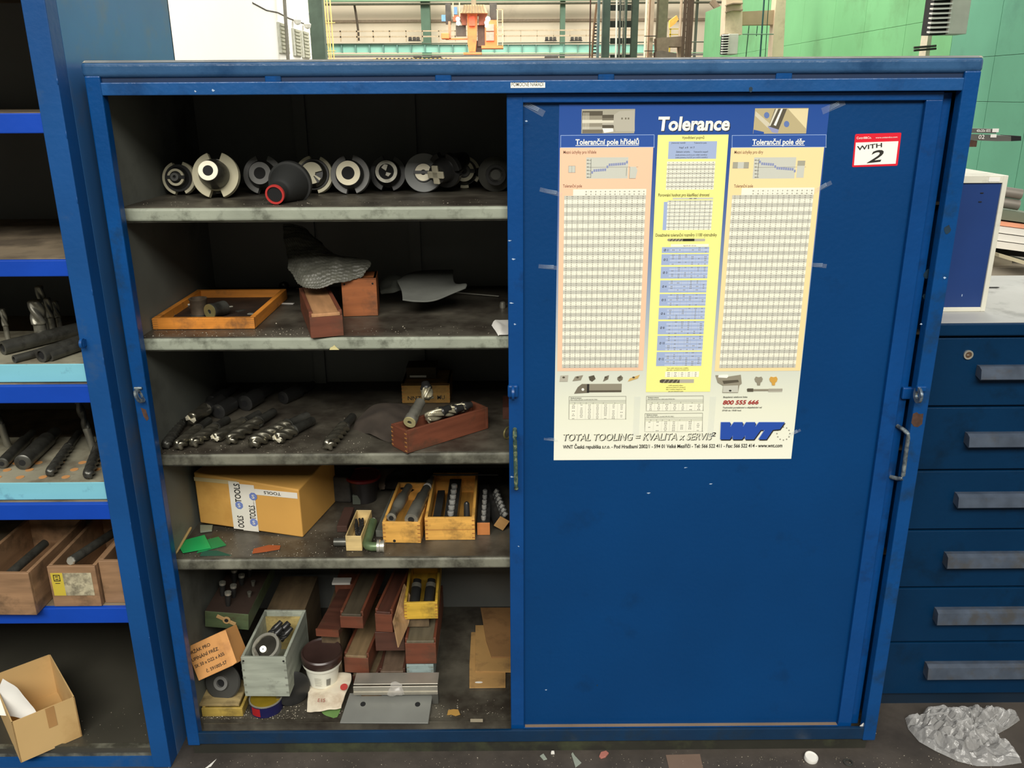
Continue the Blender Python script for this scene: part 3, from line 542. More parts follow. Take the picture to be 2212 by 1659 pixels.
# tables
CELL = MB(); GRID = MB()
def rc(mb, x0, y0, x1, y1, dy):
    a = Pq(x0, y0); b2 = Pq(x1, y0); c2 = Pq(x0, y1)[1]; y = YP-dy; mb.quad((a[0], y, c2), (b2[0], y, c2), (b2[0], y, a[1]), (a[0], y, a[1]))
def skew(x, y, x0, y0):      # keep a printed column vertical on the poster
    w = Pq(x, y0)[0]; k = Pq(1000, y)[0], Pq(1100, y)[0]; return 1000+(w-k[0])/(k[1]-k[0])*100
def table(x0, y0, x1, y1, rows, cols, c1, c2, figs=2, lab=0, alt=1, line=True, fill=1., dm=PK):
    a = Pq(x0, y0); bx = Pq(x1, y0)[0]; z1 = Pq(x0, y1)[1]; H = (a[1]-z1)/rows; Wd = bx-a[0]
    m1, m2 = MB(), MB(); lay[0] += 1; y = YP-.0004-.000004*lay[0]-.00002
    for r in range(rows):
        zt = a[1]-H*r; (m1 if r % 2 == 0 else m2).quad((a[0], y, zt-H), (bx, y, zt-H), (bx, y, zt), (a[0], y, zt))
    obj('table_row', m1, c1, po, world=True)
    if m2.v: obj('table_row', m2, c2, po, world=True)
    yf = y-.00012
    for c in range(cols):
        xc = a[0]+Wd*(c+1)/(cols+1)
        if line: GRID.quad((xc-.00014, y-.00008, z1), (xc+.00014, y-.00008, z1), (xc+.00014, y-.00008, a[1]), (xc-.00014, y-.00008, a[1]))
    for r in range(rows):
        for c in range(cols+1):
            if R(0, 1) > fill: continue
            xc = a[0]+Wd*(c+.5)/(cols+1); wd = Wd/(cols+1)
            for k in range(figs):
                zc = a[1]-H*(r+(k+.5)/figs); hh = H/figs*.24; ww = wd*R(.10, .2)
                for t in (-1, 1):
                    CELL.quad((xc+t*ww*.55-ww*.38, yf, zc-hh), (xc+t*ww*.55+ww*.3, yf, zc-hh), (xc+t*ww*.55+ww*.38, yf, zc+hh), (xc+t*ww*.55-ww*.3, yf, zc+hh))
PT1 = pm('table_cream', (250, 248, 228)); PT2 = pm('table_grey', (204, 204, 190)); PT3 = pm('table_blue_light', (190, 204, 232))
rct(1238, 409, 1396, 423, PT1); table(1261, 411, 1396, 422.8, 2, 12, PT1, PT1, 1)
table(1219, 422.7, 1395, 794.7, 45, 14, PT2, PT1, 2)
rct(1602, 406, 1759, 421.6, PT1); table(1622, 409, 1759, 421.4, 2, 12, PT1, PT1, 1)
table(1581.5, 421.4, 1757, 794.7, 45, 14, PT2, PT1, 2)
table(1441, 349, 1545, 410, 13, 11, PT1, PT2, 1)
rct(1434, 436, 1445, 497, PLB); table(1453, 427, 1540.5, 431, 1, 0, PG, PG, 1); table(1442, 433, 1540, 497, 16, 8, PG, PT1, 1)
rct(1449, 527.3, 1531, 533, PT1); ptx('Např. Ø 1,03 = 1,01 mm', 1476, 1503, 529, 532, PK)
gy = [(533.7, 546.5, 1), (549, 572.5, 2), (576, 601.5, 3), (605.5, 632, 4), (635, 660.5, 5), (664.5, 690, 6), (693.5, 722, 8), (725, 757, 10), (760, 790.5, 12)]
for y0, y1, dnum in gy:
    xo = skew(1429, y0, 0, 533) if False else None
    w0 = Pq(1429.5, 534)[0]; w1 = Pq(1531.5, 534)[0]; k0 = Pq(1000, y0)[0]; k1 = Pq(1100, y0)[0]; xa = 1000+(w0-k0)/(k1-k0)*100; xb = 1000+(w1-k0)/(k1-k0)*100
    rct(xa, y0, xa+18, y1, PLB, 'printed_group'); n = max(3, int((y1-y0)/3.6)); table(xa+18, y0, xb, y1, n, 5, PBAR if False else PLB, PT3, 1, fill=.5)
    ptx('Ø %d' % dnum, xa+4, xa+(13 if dnum < 10 else 15), (y0+y1)/2-2.6, (y0+y1)/2+2.4, PK, .01)
prt([(1441, 518), (1443, 515.5), (1475, 515.5), (1475, 521), (1443, 521)], STL[1]); rct(1475, 515.5, 1500, 521, PK); rct(1500, 515.5, 1523, 521, STL[3])
for k in range(4): prt([(1446+7*k, 521), (1448+7*k, 521), (1453+7*k, 515.5), (1451+7*k, 515.5)], PK)
ptx('Tento výběr tolerancí jsou vyráběny', 1440, 1487, 793.5, 796, PK); ptx('nebo také v speciálním provedení pro', 1439, 1488, 797.5, 800, PK)
rct(1437, 802.5, 1510, 814.5, PT1); table(1437, 803, 1510, 814, 3, 4, PT1, PT1, 1)
prt([(1425, 821), (1430, 819), (1468, 819.5), (1468, 827), (1430, 827), (1425, 826)], STL[0]); rct(1468, 819, 1499, 827, STL[3])
for k in range(4): prt([(1431+9*k, 827), (1434+9*k, 827), (1440+9*k, 819.5), (1437+9*k, 819.5)], STL[1])
for k, s in enumerate(('U NPO výstružníků můžete i', 'ještě zpracovat tolerance H7, s přesností H7,', 'nebo s rozměrem objednat po 1/100', 'jen pod toleranční pole')): ptx(s, 1436+5*abs(k-1.5), 1483-5*abs(k-1.5), 831+4.2*k, 833.6+4.2*k, PK)
# foot of the poster
def insert(x, y, m, kind, m2=None):
    w, h = 9.5, 7
    P = {0: [(-w, h), (-w+2, -h+1), (w, -h), (w-1.5, h)], 1: [(-w-2, h-1), (-w+4, -h+3), (w+2, -h), (w-3, h-3)], 2: [(-w+4, h-3), (-w+2, -h+3), (4, -h), (w-2, 1), (0, h)], 3: [(-w+3, h), (-w+7, -h+3), (w-3, -h), (w-5, 2)], 4: [(-w+4, -2), (2, -h), (w-3, -h+5), (w-4, 3), (-1, h), (-w+4, 3)], 5: [(-13, 7), (-9, 0), (13, -8), (9, 0)]}[kind]
    prt([(x+a, y+b_) for a, b_ in P], m, 'printed_insert'); prt([(x-.5+3*math.cos(t*PI/5), y-2+2.2*math.sin(t*PI/5)) for t in range(10)], STL[0])
for x, mm, k in ((1218, STL[3], 0), (1248, STL[1], 1), (1279, STL[0], 2), (1309, STL[4], 3), (1339, STL[4], 4), (1369, pm('gold_print', (214, 180, 110)), 5)): insert(x, 817, mm, k)
prt([(1240, 850), (1248, 836), (1257, 829), (1272, 829), (1272, 848)], STL[4], 'printed_tool'); rct(1272, 829, 1343, 846, STL[1]); rct(1272, 843, 1342, 847, STL[0]); rct(1268, 829, 1273, 848, PK); prt([(1259+3*math.cos(t*PI/5), 841+3*math.sin(t*PI/5)) for t in range(10)], PW)
def ltab(x0, y0, x1, y1, rows, title):
    frame_(x0, y0, x1, y1, PGD, .6)
    ptx('Všeobecné tolerance', x0+3, x0+27, y0+2, y0+4.4, PK, .015); ptx(title, x0+3, x0+.5*(x1-x0), y0+5.6, y0+7.8, PK)
    z0 = y0+9
    for k in range(rows+3): rct(x0, z0+(y1-z0)*k/(rows+3), x1-.6, z0+(y1-z0)*k/(rows+3)+.45, PGD)
    for fx in (.1, .2, .3, .42, .6, .8): rct(x0+(x1-x0)*fx, z0+4, x0+(x1-x0)*fx+.5, y1, PGD)
    table(x0+1, z0+8, x1-1, y1, rows, 6, pm('paper_cream', (246, 246, 226)), pm('paper_cream', (246, 246, 226)), 1, line=True, fill=.8)
ltab(1229, 856, 1352.5, 905.5, 10, 'Mezní úchylky délkových rozměrů DIN ISO 2768-1')
ltab(1396, 855, 1519.5, 887, 4, 'Mezní úchylky zlomených hran a vnějších zaoblení DIN ISO 2768-1')
ltab(1393, 892.5, 1518, 932, 6, 'Mezní úchylky úhlových rozměrů DIN ISO 2768-1')
obj('table_figures', CELL, pm('figure_grey', (132, 130, 122)), po, world=True)['kind'] = 'stuff'
obj('table_lines', GRID, pm('line_grey', (168, 166, 152)), po, world=True)['kind'] = 'stuff'
for dx, mm in ((0, pm('print_soft_grey', (150, 148, 136))), (1.6, PW)):
    pass
ptx('TOTAL TOOLING = KVALITA x SERVIS', 1217.5, 1538, 936.5, 952, PK, .012, .18); ptx('TOTAL TOOLING = KVALITA x SERVIS', 1216.2, 1536.7, 935.7, 951.2, pm('paper_white_edge', (236, 236, 214)), .0, .18)
ptx('2', 1535, 1546, 933, 942, PK, .01, .2)
ptx('WNT Česká republika s.r.o. - Pod Hradbami 2002/1 - 594 01 Velké Meziříčí - Tel: 566 522 411 - Fax: 566 522 414 - www.wnt.com', 1216, 1689, 960.5, 968.5, PK, .014)
prt([(1545, 810), (1556, 810), (1560, 815), (1600, 809), (1602, 828), (1597, 832), (1594, 848), (1560, 848), (1562, 833), (1550, 826)], STL[1], 'printed_tool'); prt([(1562, 833), (1594, 832), (1594, 847), (1561, 847)], PT2); prt([(1552, 810), (1572, 809), (1573, 813), (1570, 816), (1551, 815)], PW); prt([(1560, 822), (1594, 820), (1596, 825), (1563, 829)], STL[0]); prt([(1577+3*math.cos(t*PI/5), 843.5+2*math.sin(t*PI/5)) for t in range(10)], PK)
for x, mm in ((1638.5, STL[1]), (1670.5, pm('orange_gold_print', (216, 166, 76)))):
    prt([(x-9, 818), (x-6, 813), (x, 814.5), (x+6, 813), (x+9, 818), (x+7, 824), (x+4, 826), (x+3, 832), (x-3, 832), (x-4, 826), (x-7, 824)], mm, 'printed_tool')
prt([(1613, 840), (1615, 838.6), (1627, 838.6), (1627, 845.6), (1614, 845.6)], STL[0], 'printed_tool'); rct(1627, 840, 1660, 844.4, STL[1]); rct(1660, 838.6, 1690, 845.8, STL[3]); rct(1660, 841.6, 1690, 842.4, STL[0])
ptx('Bezplatná telefonní linka', 1562, 1614, 855.4, 858.8, PK, .01, .1); ptx('800 555 666', 1561, 1638, 864, 873, PRED, .03, .2)
ptx('Technické poradenství a objednávání od', 1561, 1645, 878, 881.5, PK, .01, .1); ptx('07:00 do 19:00 hod.', 1560, 1601, 884.5, 887.6, PK, .01, .1)
# the blue letters of the emblem: one slanted block cut by notches, with a black shaded lower edge
LG = [(1557, 911.5), (1577, 911.5), (1577.5, 921), (1585, 911.5), (1604, 911.5), (1604.5, 921), (1611.5, 911.5), (1631, 911.5), (1631.5, 921), (1639, 911.5), (1695, 911.5), (1684, 926.5), (1669, 928), (1655, 948.5), (1638, 948.5), (1651, 928.5), (1643, 928), (1628, 948.5), (1609, 948.5), (1609.5, 940), (1602, 948.5), (1582, 948.5), (1582.5, 940), (1576, 948.5), (1555.5, 948.5)]
def tri(pts, m, off):
    y = YP-.0022-off; mb = MB(); vs = [V((Pq(*p)[0], 0, Pq(*p)[1])) for p in pts]
    from mathutils.geometry import tessellate_polygon
    mb.add([(v.x, y, v.z) for v in vs], [tuple(t) for t in tessellate_polygon([vs])]); return obj('emblem', mb, m, po, world=True)
tri([(x+1.6, y+2.2) for x, y in LG], PK, 0); tri([(x-.6, y-.8) for x, y in LG], pm('emblem_pale_edge', (150, 168, 214)), .0001); tri(LG, pm('emblem_blue', (40, 80, 172)), .0002)
for k in range(12):
    t = 2*PI*k/12; cx, cy = 1692+14*math.cos(t), 936+14*math.sin(t)
    prt([(cx+(2 if j % 2 == 0 else .8)*math.sin(j*PI/5), cy-(2 if j % 2 == 0 else .8)*math.cos(j*PI/5)) for j in range(10)], PGD, 'star')
# clear tape strips holding the poster
TAPE = mat('clear_tape', G(210, 220, 230), .15, var=.05, alpha=.12, spec=.8)
for k, (px, py, a, l, w) in enumerate(((1150, 232, .5, 50, 12), (1190, 415, .25, 44, 8), (1185, 577, .1, 40, 8), (1775, 405, -.5, 40, 8), (1766, 573, .1, 36, 8), (1716, 935, -.5, 28, 6), (1800, 230, -.4, 44, 12), (1190, 950, .15, 30, 5), (1375, 900, PI/2, 90, 13), (1537, 900, PI/2, 90, 13))):
    c = U((px, py), 'y', .0285); M = Matrix.Translation((c.x, YP-.0012 if 1210 < px < 1700 else .0285, c.z)) @ Matrix.Rotation(a, 4, 'Y')
    mb = MB(); n = 8; vs = []
    for i in range(n+1): vs += [(-l*.0006+l*.0012*i/n, R(-.0012, 0), -w*.0006), (-l*.0006+l*.0012*i/n, R(-.0012, 0), w*.0006)]
    mb.add(vs, [(2*i, 2*i+2, 2*i+3, 2*i+1) for i in range(n)], M); obj('tape', mb, TAPE, po, world=True)
    if not (1210 < px < 1700):
        mb = MB()
        for j in range(3): mb.add([(-l*.0004, -.002, -w*.0003+j*.003), (l*.0003, -.002, -w*.0001+j*.003), (l*.0003, -.002, -w*.0001+j*.003+.0008)], [(0, 1, 2)], M)
        obj('tape_crease', mb, mat('tape_crease_white', G(190, 210, 230), .3), po, world=True)
# red-bordered sticker
stk = thing('sticker', 'white sticker with red border and handwritten WITH 2 on the door', 'sticker', U((1842, 360), 'y', .0295))
def spts(pts, off, m, nm):
    mb = MB(); mb.add([(U(p, 'y', .0295).x, .0295-off, U(p, 'y', .0295).z) for p in pts], [tuple(range(len(pts)))]); return obj(nm, mb, m, stk, world=True)
SRED = pm('sticker_red', (226, 28, 50)); spts([(1842, 361), (1840.5, 359), (1847, 292), (1849, 289.5), (1945, 286.5), (1947, 288), (1939, 356), (1937, 358)], .0002, SRED, 'border')
spts([(1844.5, 357), (1848.5, 308), (1940.5, 305), (1934.5, 353.5)], .0006, PW, 'field')
def stext(s, p0, p1, h, m, bold=0, shear=0, par=None, Y=.0295, off=.001):
    a = U(p0, 'y', Y); b2 = U(p1, 'y', Y); X = (b2-a).normalized(); o = a-par.location; o.y = Y-off-par.location.y
    t = U((p0[0], p0[1]-h), 'y', Y); return text(s, par, m, o, X, V((0, -1, 0)).cross(X)*-1 if False else V((-X.z, 0, X.x)), (b2-a).length, (t-a).length, bold, shear)
stext('Cottrill&Co.', (1850, 300.5), (1882, 299.5), 5, PW, .01, 0, stk); stext('www.cottandco.com', (1891, 299), (1938, 297.5), 3.6, PW, 0, 0, stk)
stext('WITH', (1851, 325), (1905, 317.5), 9.5, PK, .02, 0, stk); stext('2', (1872, 352), (1908, 348), 26, PK, .015, .3, stk)
lb = thing('name_label', 'small white label reading POMOCNÉ NÁŘADÍ on the cabinet top rail', 'label', U((1103, 190), 'y', .0015))
a = U((1103, 190), 'y', .002); b2 = U((1177.5, 190), 'y', .002); t = U((1103, 178.5), 'y', .002)
obj('paper', MB().box(a.x, b2.x, .0012, .002, a.z, t.z), PW, lb, world=True)
text('POMOCNÉ NÁŘADÍ', lb, PGD, V((a.x+.002, .0008, a.z+.0035))-lb.location, (1, 0, 0), (0, 0, 1), b2.x-a.x-.005, .0085, .01)
# ================================================================ THINGS ON THE SHELVES
RZ = Matrix.Rotation
def flute_mesh(r, L, k=3, turns=1.2, n=30, deep=.34, tip=.25, seg=30):
    mb = MB(); vs = []; fs = []
    for j in range(seg+1):
        s = j/seg; z = L*s; e = r*(1-tip*(1-min(1, s/.05)))
        for i in range(n):
            a = 2*PI*i/n; ph = (k*(a-2*PI*turns*s)) % (2*PI); q = (1+math.cos(ph))/2
            vs.append((e*(1-deep*q**1.6)*math.cos(a), e*(1-deep*q**1.6)*math.sin(a), z))
    for j in range(seg):
        for i in range(n): fs.append((j*n+i, j*n+(i+1) % n, (j+1)*n+(i+1) % n, (j+1)*n+i))
    vs.append((0, 0, -r*.12)); vs.append((0, 0, L)); c = len(vs)-2
    for i in range(n): fs.append((c, (i+1) % n, i)); fs.append((c+1, seg*n+i, seg*n+(i+1) % n))
    return mb.add(vs, fs)
def drill(name, label, p0, p1, r, fl=.6, k=3, turns=1.2, m=None, ms=None, group=None, sr=.8, deep=.34, tipm=None, cat='drill'):
    d = p1-p0; L = d.length
    t = thing(name, label, cat, p0, group=group, rot=axis_rot(d))
    obj('flutes', flute_mesh(r, L*fl, k, turns, deep=deep), m or STEELM, t, smooth=2)
    obj('shank', MB().lathe([(r*.9, L*fl-.002), (r*.98, L*fl+.003), (r*sr, L*fl+.012), (r*sr*.92, L-.002), (r*sr*.8, L)], 20), ms or STEELD, t, smooth=True)
    if tipm:
        mb = MB()
        for q in range(2):
            a = PI*q; M = RZ(a, 4, 'Z')
            mb.add([(0, 0, -r*.35), (r*.75, -.3*r, -.0005), (r*.85, r*.2, -.0005), (r*.4, r*.6, -.0005), (0, 0, .001)], [(0, 2, 1), (0, 3, 2), (4, 1, 2), (4, 2, 3), (0, 1, 4), (0, 4, 3)], M)
        obj('cutting_edge', mb, tipm, t)
    return t
def gear_poly(R0, rn, notches, n=180):
    P = []
    for i in range(n):
        a = 2*PI*i/n; r = R0
        for c, hw in notches:
            dd = (a-c+PI) % (2*PI)-PI
            if abs(dd) < hw: r = rn
        P.append((r*math.cos(a), r*math.sin(a)))
    return P
def holder(label, c, Rp, mf, zs, nose, mn, face=None, fm=None, notches=((PI/2, .22), (-PI/2, .22)), roll=0, tilt=(0, 0), cap=None, hole=None, rn=.62, taper=.1):
    r = Rp*.00121; P = U(c, 'z', zs+r)
    while P.x < .016+r: P = U(c, 'y', P.y-.004)
    P.z = zs+r
    t = thing('tool_holder', label, 'tool holder', P, rot=(PI/2-math.asin(min(.9, r*.58/(.03+taper)))+tilt[0]*.0, 0, tilt[1]), group='tool holders lying on the top shelf')
    pl = gear_poly(r, r*rn, [(a+roll, w) for a, w in notches])
    obj('flange', MB().prism(pl, -.007, 0).prism(gear_poly(r, r*rn, [(a+roll, w) for a, w in notches]), -.019, -.012).lathe([(r*min(.8, rn+.02), -.013), (r*min(.8, rn+.02), -.006)], 40), mf, t, bev=.0008, seg=1)
    obj('taper', MB().lathe([(r*.74, -.019), (r*.72, -.03), (r*.42, -.03-taper), (r*.36, -.035-taper)], 36), STEELD, t, smooth=True)
    obj('nose', MB().lathe([(q[0]*r, q[1]) for q in nose], 40), mn, t, smooth=True)
    zt = nose[-1][1]
    if face: obj('face_ring', MB().ring(face[0]*r, face[1]*r, zt-.004, zt+.0015, 40), fm, t, smooth=True)
    if hole: obj('bore', MB().lathe([(hole*r, zt-.001), (hole*r, zt+.001)], 30), BLACK, t)
    return t, r, zt
Z1 = SZ[0]
SILV = mat('tarnished_silver_flange', G(206, 200, 172), .5, .1, var=.12, vs=14)
DSIL = mat('dark_grey_flange', G(98, 98, 95), .42, .15, var=.15, vs=14)
h, r, zt = holder('tool holder with thin silver notched rim, leftmost on the top shelf', (385, 377), 36, SILV, Z1, [(.66, 0), (.66, .006), (.5, .012), (.46, .018)], BLKOX, notches=((PI/2, .3), (-PI/2, .3)), roll=.05, tilt=(0, 0))
obj('flange_core', MB().lathe([(r*.82, -.002), (r*.8, .004)], 40), BLKOX, h); obj('split_ring', MB().ring(r*.5, r*.36, .014, .022, 36), SILV, h, smooth=True); obj('ring_key', MB().box(-r*.55, r*.55, -r*.1, r*.1, .016, .0235), BLKOX, h); obj('bore_bush', MB().ring(r*.24, r*.1, .016, .03, 24), DSIL, h, smooth=True)
holder('tool holder with broad tarnished flange and bright nose ring', (465, 378), 48, mat('tarnished_flange', G(176, 170, 142), .55, .1, var=.12, vs=14), Z1, [(.62, 0), (.62, .02), (.46, .05), (.42, .06)], STEELD, (.41, .22), mat('bright_ring', G(222, 216, 192), .4, .1, var=.05), ((PI/2, .29), (-PI/2, .29)), 0, (0, .05), hole=.22, rn=.64)
holder('dark tool holder half hidden behind the black cone', (567, 377), 42, DSIL, Z1, [(.7, 0), (.7, .008), (.6, .018), (.56, .024)], BLKOX, (.56, .3), DSIL, ((PI/2, .3), (-PI/2, .25)), 0, (.05, 0), hole=.3)
h, r, zt = holder('tool holder with silver rim and cracked grey face, behind the black cone', (678, 377), 41, SILV, Z1, [(.7, 0), (.7, .01), (.6, .018), (.58, .024)], BLKOX, None, None, ((PI/2, .28), (-PI/2, .28)), -.1, (.06, 0))
obj('flange_core', MB().lathe([(r*.84, -.002), (r*.8, .004)], 40), BLKOX, h)
pl = gear_poly(r*.56, r*.2, [(-.15, .35), (-.9, .12)]); obj('face_plate', MB().prism(pl, .022, .029), SILV, h)
holder('dark notched tool holder with wide pale nose ring, mid shelf', (756, 377), 42, DSIL, Z1, [(.72, 0), (.72, .008), (.64, .016), (.62, .026)], BLKOX, (.61, .33), mat('pale_ring', G(220, 212, 182), .45, .1, var=.1, vs=12), ((PI/2, .22), (-PI/2, .25)), .05, (.1, 0), hole=.33)
h, r, zt = holder('dark tool holder with a drill bit inside its ring', (838, 374), 40, BLKOX, Z1, [(.72, 0), (.72, .008), (.62, .018), (.6, .03)], BLKOX, (.6, .42), STEELM, ((PI/2, .3), (-PI/2, .3)), -.05, (.1, 0), hole=.42)
obj('drill_tip', MB().prism([(0, 0), (-r*.28, r*.2), (-r*.1, r*.4), (r*.12, r*.36)], zt, zt+.006).prism([(0, -r*.02), (r*.3, -r*.1), (r*.12, -r*.3), (-r*.05, -r*.22)], zt, zt+.006), STEELM, h, bev=.001)
h, r, zt = holder('tool holder with plain grey disc flange and bright slotted centre', (915, 373), 42, mat('plain_grey_flange', G(122, 124, 122), .5, .1, var=.1), Z1, [(.5, 0), (.48, .006)], BLKOX, (.44, .14), mat('bright_ring2', G(240, 232, 204), .35, .1, var=.1), (), 0, (.15, 0), hole=.14)
obj('slot', MB().box(-r*.5, r*.5, -r*.08, r*.08, zt, zt+.003), BLKOX, h)
h, r, zt = holder('slotted tool holder with silver ring, second from the door', (1003, 372), 36, SILV, Z1, [(.76, 0), (.76, .01), (.66, .02), (.64, .026)], BLKOX, (.64, .42), SILV, ((PI/2, .25), (-PI/2+.6, .3), (-PI/2-.6, .3), (0, .3)), 0, (.1, 0), rn=.76)
obj('flange_core', MB().lathe([(r*.82, -.002), (r*.8, .003)], 40), BLKOX, h); obj('slot', MB().box(-r*.7, r*.7, -r*.12, r*.12, zt-.002, zt+.003), BLKOX, h); obj('bore_bush', MB().ring(r*.36, r*.2, zt-.004, zt+.004, 24), DSIL, h, smooth=True)
t = thing('tool_holder', 'black stepped disc tool holder, rightmost, cut off by the door', 'tool holder', U((1070, 376), 'z', Z1+.046), rot=(PI/2, 0, .05), group='tool holders lying on the top shelf')
obj('disc', MB().lathe([(.03, -.06), (.036, -.02), (.046, -.012), (.046, 0), (.03, .014), (.027, .016), (.0265, .022)], 44), mat('black_disc_steel', G(86, 86, 80), .35, .2, var=.15), t, smooth=True)
obj('hub', MB().ring(.0265, .019, .014, .03, 36).ring(.019, .013, .01, .022, 30), BLKOX, t, smooth=True)
# black cone lying towards the viewer with a red ring
p0 = U((594, 420), 'z', Z1+.025); p1 = U((648, 380), 'z', Z1+.052)
d = (p1-p0).normalized(); p1 = p0+d*.15
t = thing('cone_adapter', 'large black plastic cone with a red ring at its mouth', 'tool sleeve', p0, rot=axis_rot(p1-p0))
obj('cone', MB().lathe([(.019, 0), (.022, .002), (.0225, .026), (.025, .03), (.030, .036), (.048, .095), (.049, .10), (.054, .101), (.054, .114), (.05, .116), (.03, .118)], 44), mat('black_plastic', G(44, 45, 44), .45, var=.1), t, smooth=True)
obj('mouth', MB().lathe([(.0175, -.0006), (.0175, .001)], 30), BLACK, t)
obj('red_ring', MB().ring(.023, .0185, -.003, .004, 40), mat('red_plastic', G(186, 54, 50), .5, var=.12), t, smooth=True)
# dark mill with a cross-shaped carbide head
p0 = U((943, 377), 'z', Z1+.05); h = thing('cross_mill', 'black tool holder with a bright cross shaped head', 'tool holder', p0, rot=(PI/2+.22, 0, -.5), group='tool holders lying on the top shelf')
obj('body', MB().lathe([(.024, .0), (.026, -.004), (.03, -.03), (.034, -.035)], 36), BLKOX, h, smooth=True)
obj('flange', MB().prism(gear_poly(.047, .034, [(PI/2, .3), (PI*.9, .25), (-.1, .1)]), -.052, -.036), BLKOX, h, bev=.001); obj('taper', MB().lathe([(.036, -.052), (.02, -.14)], 32), BLKOX, h, smooth=True)
obj('flange_edge', MB().lathe([(.0475, -.05), (.048, -.047), (.048, -.041), (.0475, -.038)], 20, a0=-2.0, a1=-.3), STEEL, h, smooth=True)
obj('cross_head', MB().box(-.024, .024, -.009, .009, .0, .007).box(-.009, .009, -.024, .024, 0, .007), mat('cross_steel', G(190, 184, 160), .45, .1, var=.15), h, bev=.002)
# ---------------------------------------------------------------- boxes
def crate(name, label, L, Rr, top, ms, z0=None, Y=None, d=.2, bk=None, yaw=None, lid=None, t=.008, cat='box', group=None, sc=None, h=None, joints=None, inner=True):
    """wooden box: L, Rr bottom front corners in the photograph, top = pixel of the top front-left corner; on plane z0 or with its front in plane y=Y"""
    P0 = U(L, 'z', z0) if z0 is not None else U(L, 'y', Y)
    P1 = U(Rr, 'z', z0) if z0 is not None else U(Rr, 'y', Y)
    z = P0.z
    if h is None: h = U(top, 'y', P0.y).z-z
    if bk:
        T0 = U(top, 'z', z+h); B = U(bk, 'z', z+h); q = B-T0; yaw = math.atan2(-q.x, q.y)
    yaw = yaw or 0.; X = V((math.cos(yaw), math.sin(yaw), 0))
    if P1.x > .05 and P0.x < .016: P0.x = .016
    w = abs((P1-P0).dot(X))
    rt = thing(name, label, cat, P0, yaw, group)
    my = ms('y'); mx = ms('x')
    hf = h-(.012 if lid else 0)
    obj('end_panel', MB().box(0, w, 0, t, 0, hf), mx, rt, bev=.0008, seg=1); obj('end_panel', MB().box(0, w, d-t, d, 0, h), mx, rt, bev=.0008, seg=1)
    obj('side_panel', MB().box(0, t, t, d-t, 0, h), my, rt, bev=.0008, seg=1); obj('side_panel', MB().box(w-t, w, t, d-t, 0, h), my, rt, bev=.0008, seg=1)
    obj('base_panel', MB().box(t, w-t, t, d-t, 0.001, .006), my, rt)
    if lid: obj('lid', MB().box(t*.6, w-t*.6, -.001, d-t, h-.012, h-.004), lid, rt, bev=.001, seg=1)
    if joints:
        mb = MB()
        for k in range(5):
            for x0 in (-.0003, w-t): mb.box(x0, x0+t+.0003, -.0004, .001, h*(.08+.19*k), h*(.08+.19*k)+h*.05)
        obj('finger_joint', mb, joints, rt)['kind'] = 'stuff'
    return rt, w, h, d
def loc(root, x, y, z): return WM(root) @ V((x, y, z))
JD = mat('dark_end_grain', G(164, 112, 54), .8)
Z2 = SZ[1]
LIDM = wood('pale_lid_wood', G(172, 128, 88), 'y')
rt, w, h_, d_ = crate('wooden_tray', 'shallow orange varnished wooden tray at the left of the second shelf', (309, 712), (549, 712), (309, 688), WORG, z0=Z2+.001, d=.34, yaw=0, t=.014, joints=JD, cat='tray')
obj('oily_floor', MB().box(.014, w-.014, .014, d_-.014, .006, .008), mat('oily_brown', G(46, 34, 26), .6, var=.4, vs=20), rt)
c = U((432, 682), 'z', Z2+.008)
t = thing('steel_cup', 'rusty dark steel cup standing in the orange tray', 'cup', c); obj('cup_body', MB().lathe([(.022, 0), (.022, .042), (.0235, .044), (.0235, .048), (.019, .048), (.019, .02)], 32), mat('rusty_brown_steel', G(100, 88, 74), .5, .5, var=.3, vs=30), t, smooth=True)
obj('collar', MB().lathe([(.0245, .0), (.0245, .006)], 32), STEELD, t)
c = U((454, 673), 'z', Z2+.028); t = thing('brass_bushing', 'brass faced bushing lying in the orange tray', 'bushing', c, rot=(PI/2, 0, -.5)); obj('bushing_body', MB().lathe([(.019, -.05), (.019, -.01), (.0205, -.008), (.0205, 0)], 32), STEELD, t, smooth=True); obj('brass_face', MB().ring(.02, .006, -.002, .003, 32), BRASS, t, smooth=True); obj('bore', MB().lathe([(.006, .0005), (.006, .001)], 20), BLACK, t)
t = thing('steel_scrap', 'flat steel offcut behind the rusty cup in the tray', 'metal piece', U((405, 660), 'z', Z2+.01), .4); obj('plate', MB().box(-.03, .03, -.01, .01, 0, .006), STEELM, t, bev=.001)
for i, (px, py, w2, a) in enumerate(((362, 682, .02, .3), (545, 679, .012, -.2), (520, 672, .014, 1.), (490, 664, .016, .5))):
    t = thing('steel_scrap', ['dark flat scrap near the front left of the tray', 'small pale scrap at the front right of the tray', 'grey scrap right of the brass bushing in the tray', 'thin scrap deep in the tray behind the bushing'][i], 'metal piece', U((px, py), 'z', Z2+.0085), a); obj('chip', MB().box(-w2, w2, -.006, .006, 0, .003), STEELD if i % 2 == 0 else STEELM, t, bev=.001)
rt, w, h_, d_ = crate('pencil_box', 'long red stained wooden box with slid lid under the bubble wrap', (672, 731), (744, 727), (672, 676), WRED, z0=Z2+.001, bk=(650, 622), d=.30, lid=LIDM, t=.009)
rt, w, h_, d_ = crate('wooden_box', 'orange brown wooden box standing behind the red box on the second shelf', (742, 684), (818, 675), (735, 603), lambda ax='y': wood('orange_brown_wood', G(150, 88, 48), ax), z0=Z2+.001, yaw=.1, d=.1, t=.008)
obj('top_panel', MB().box(0, w, 0, .1, h_-.004, h_), wood('orange_brown_wood', G(150, 88, 48), 'x'), rt, bev=.001)
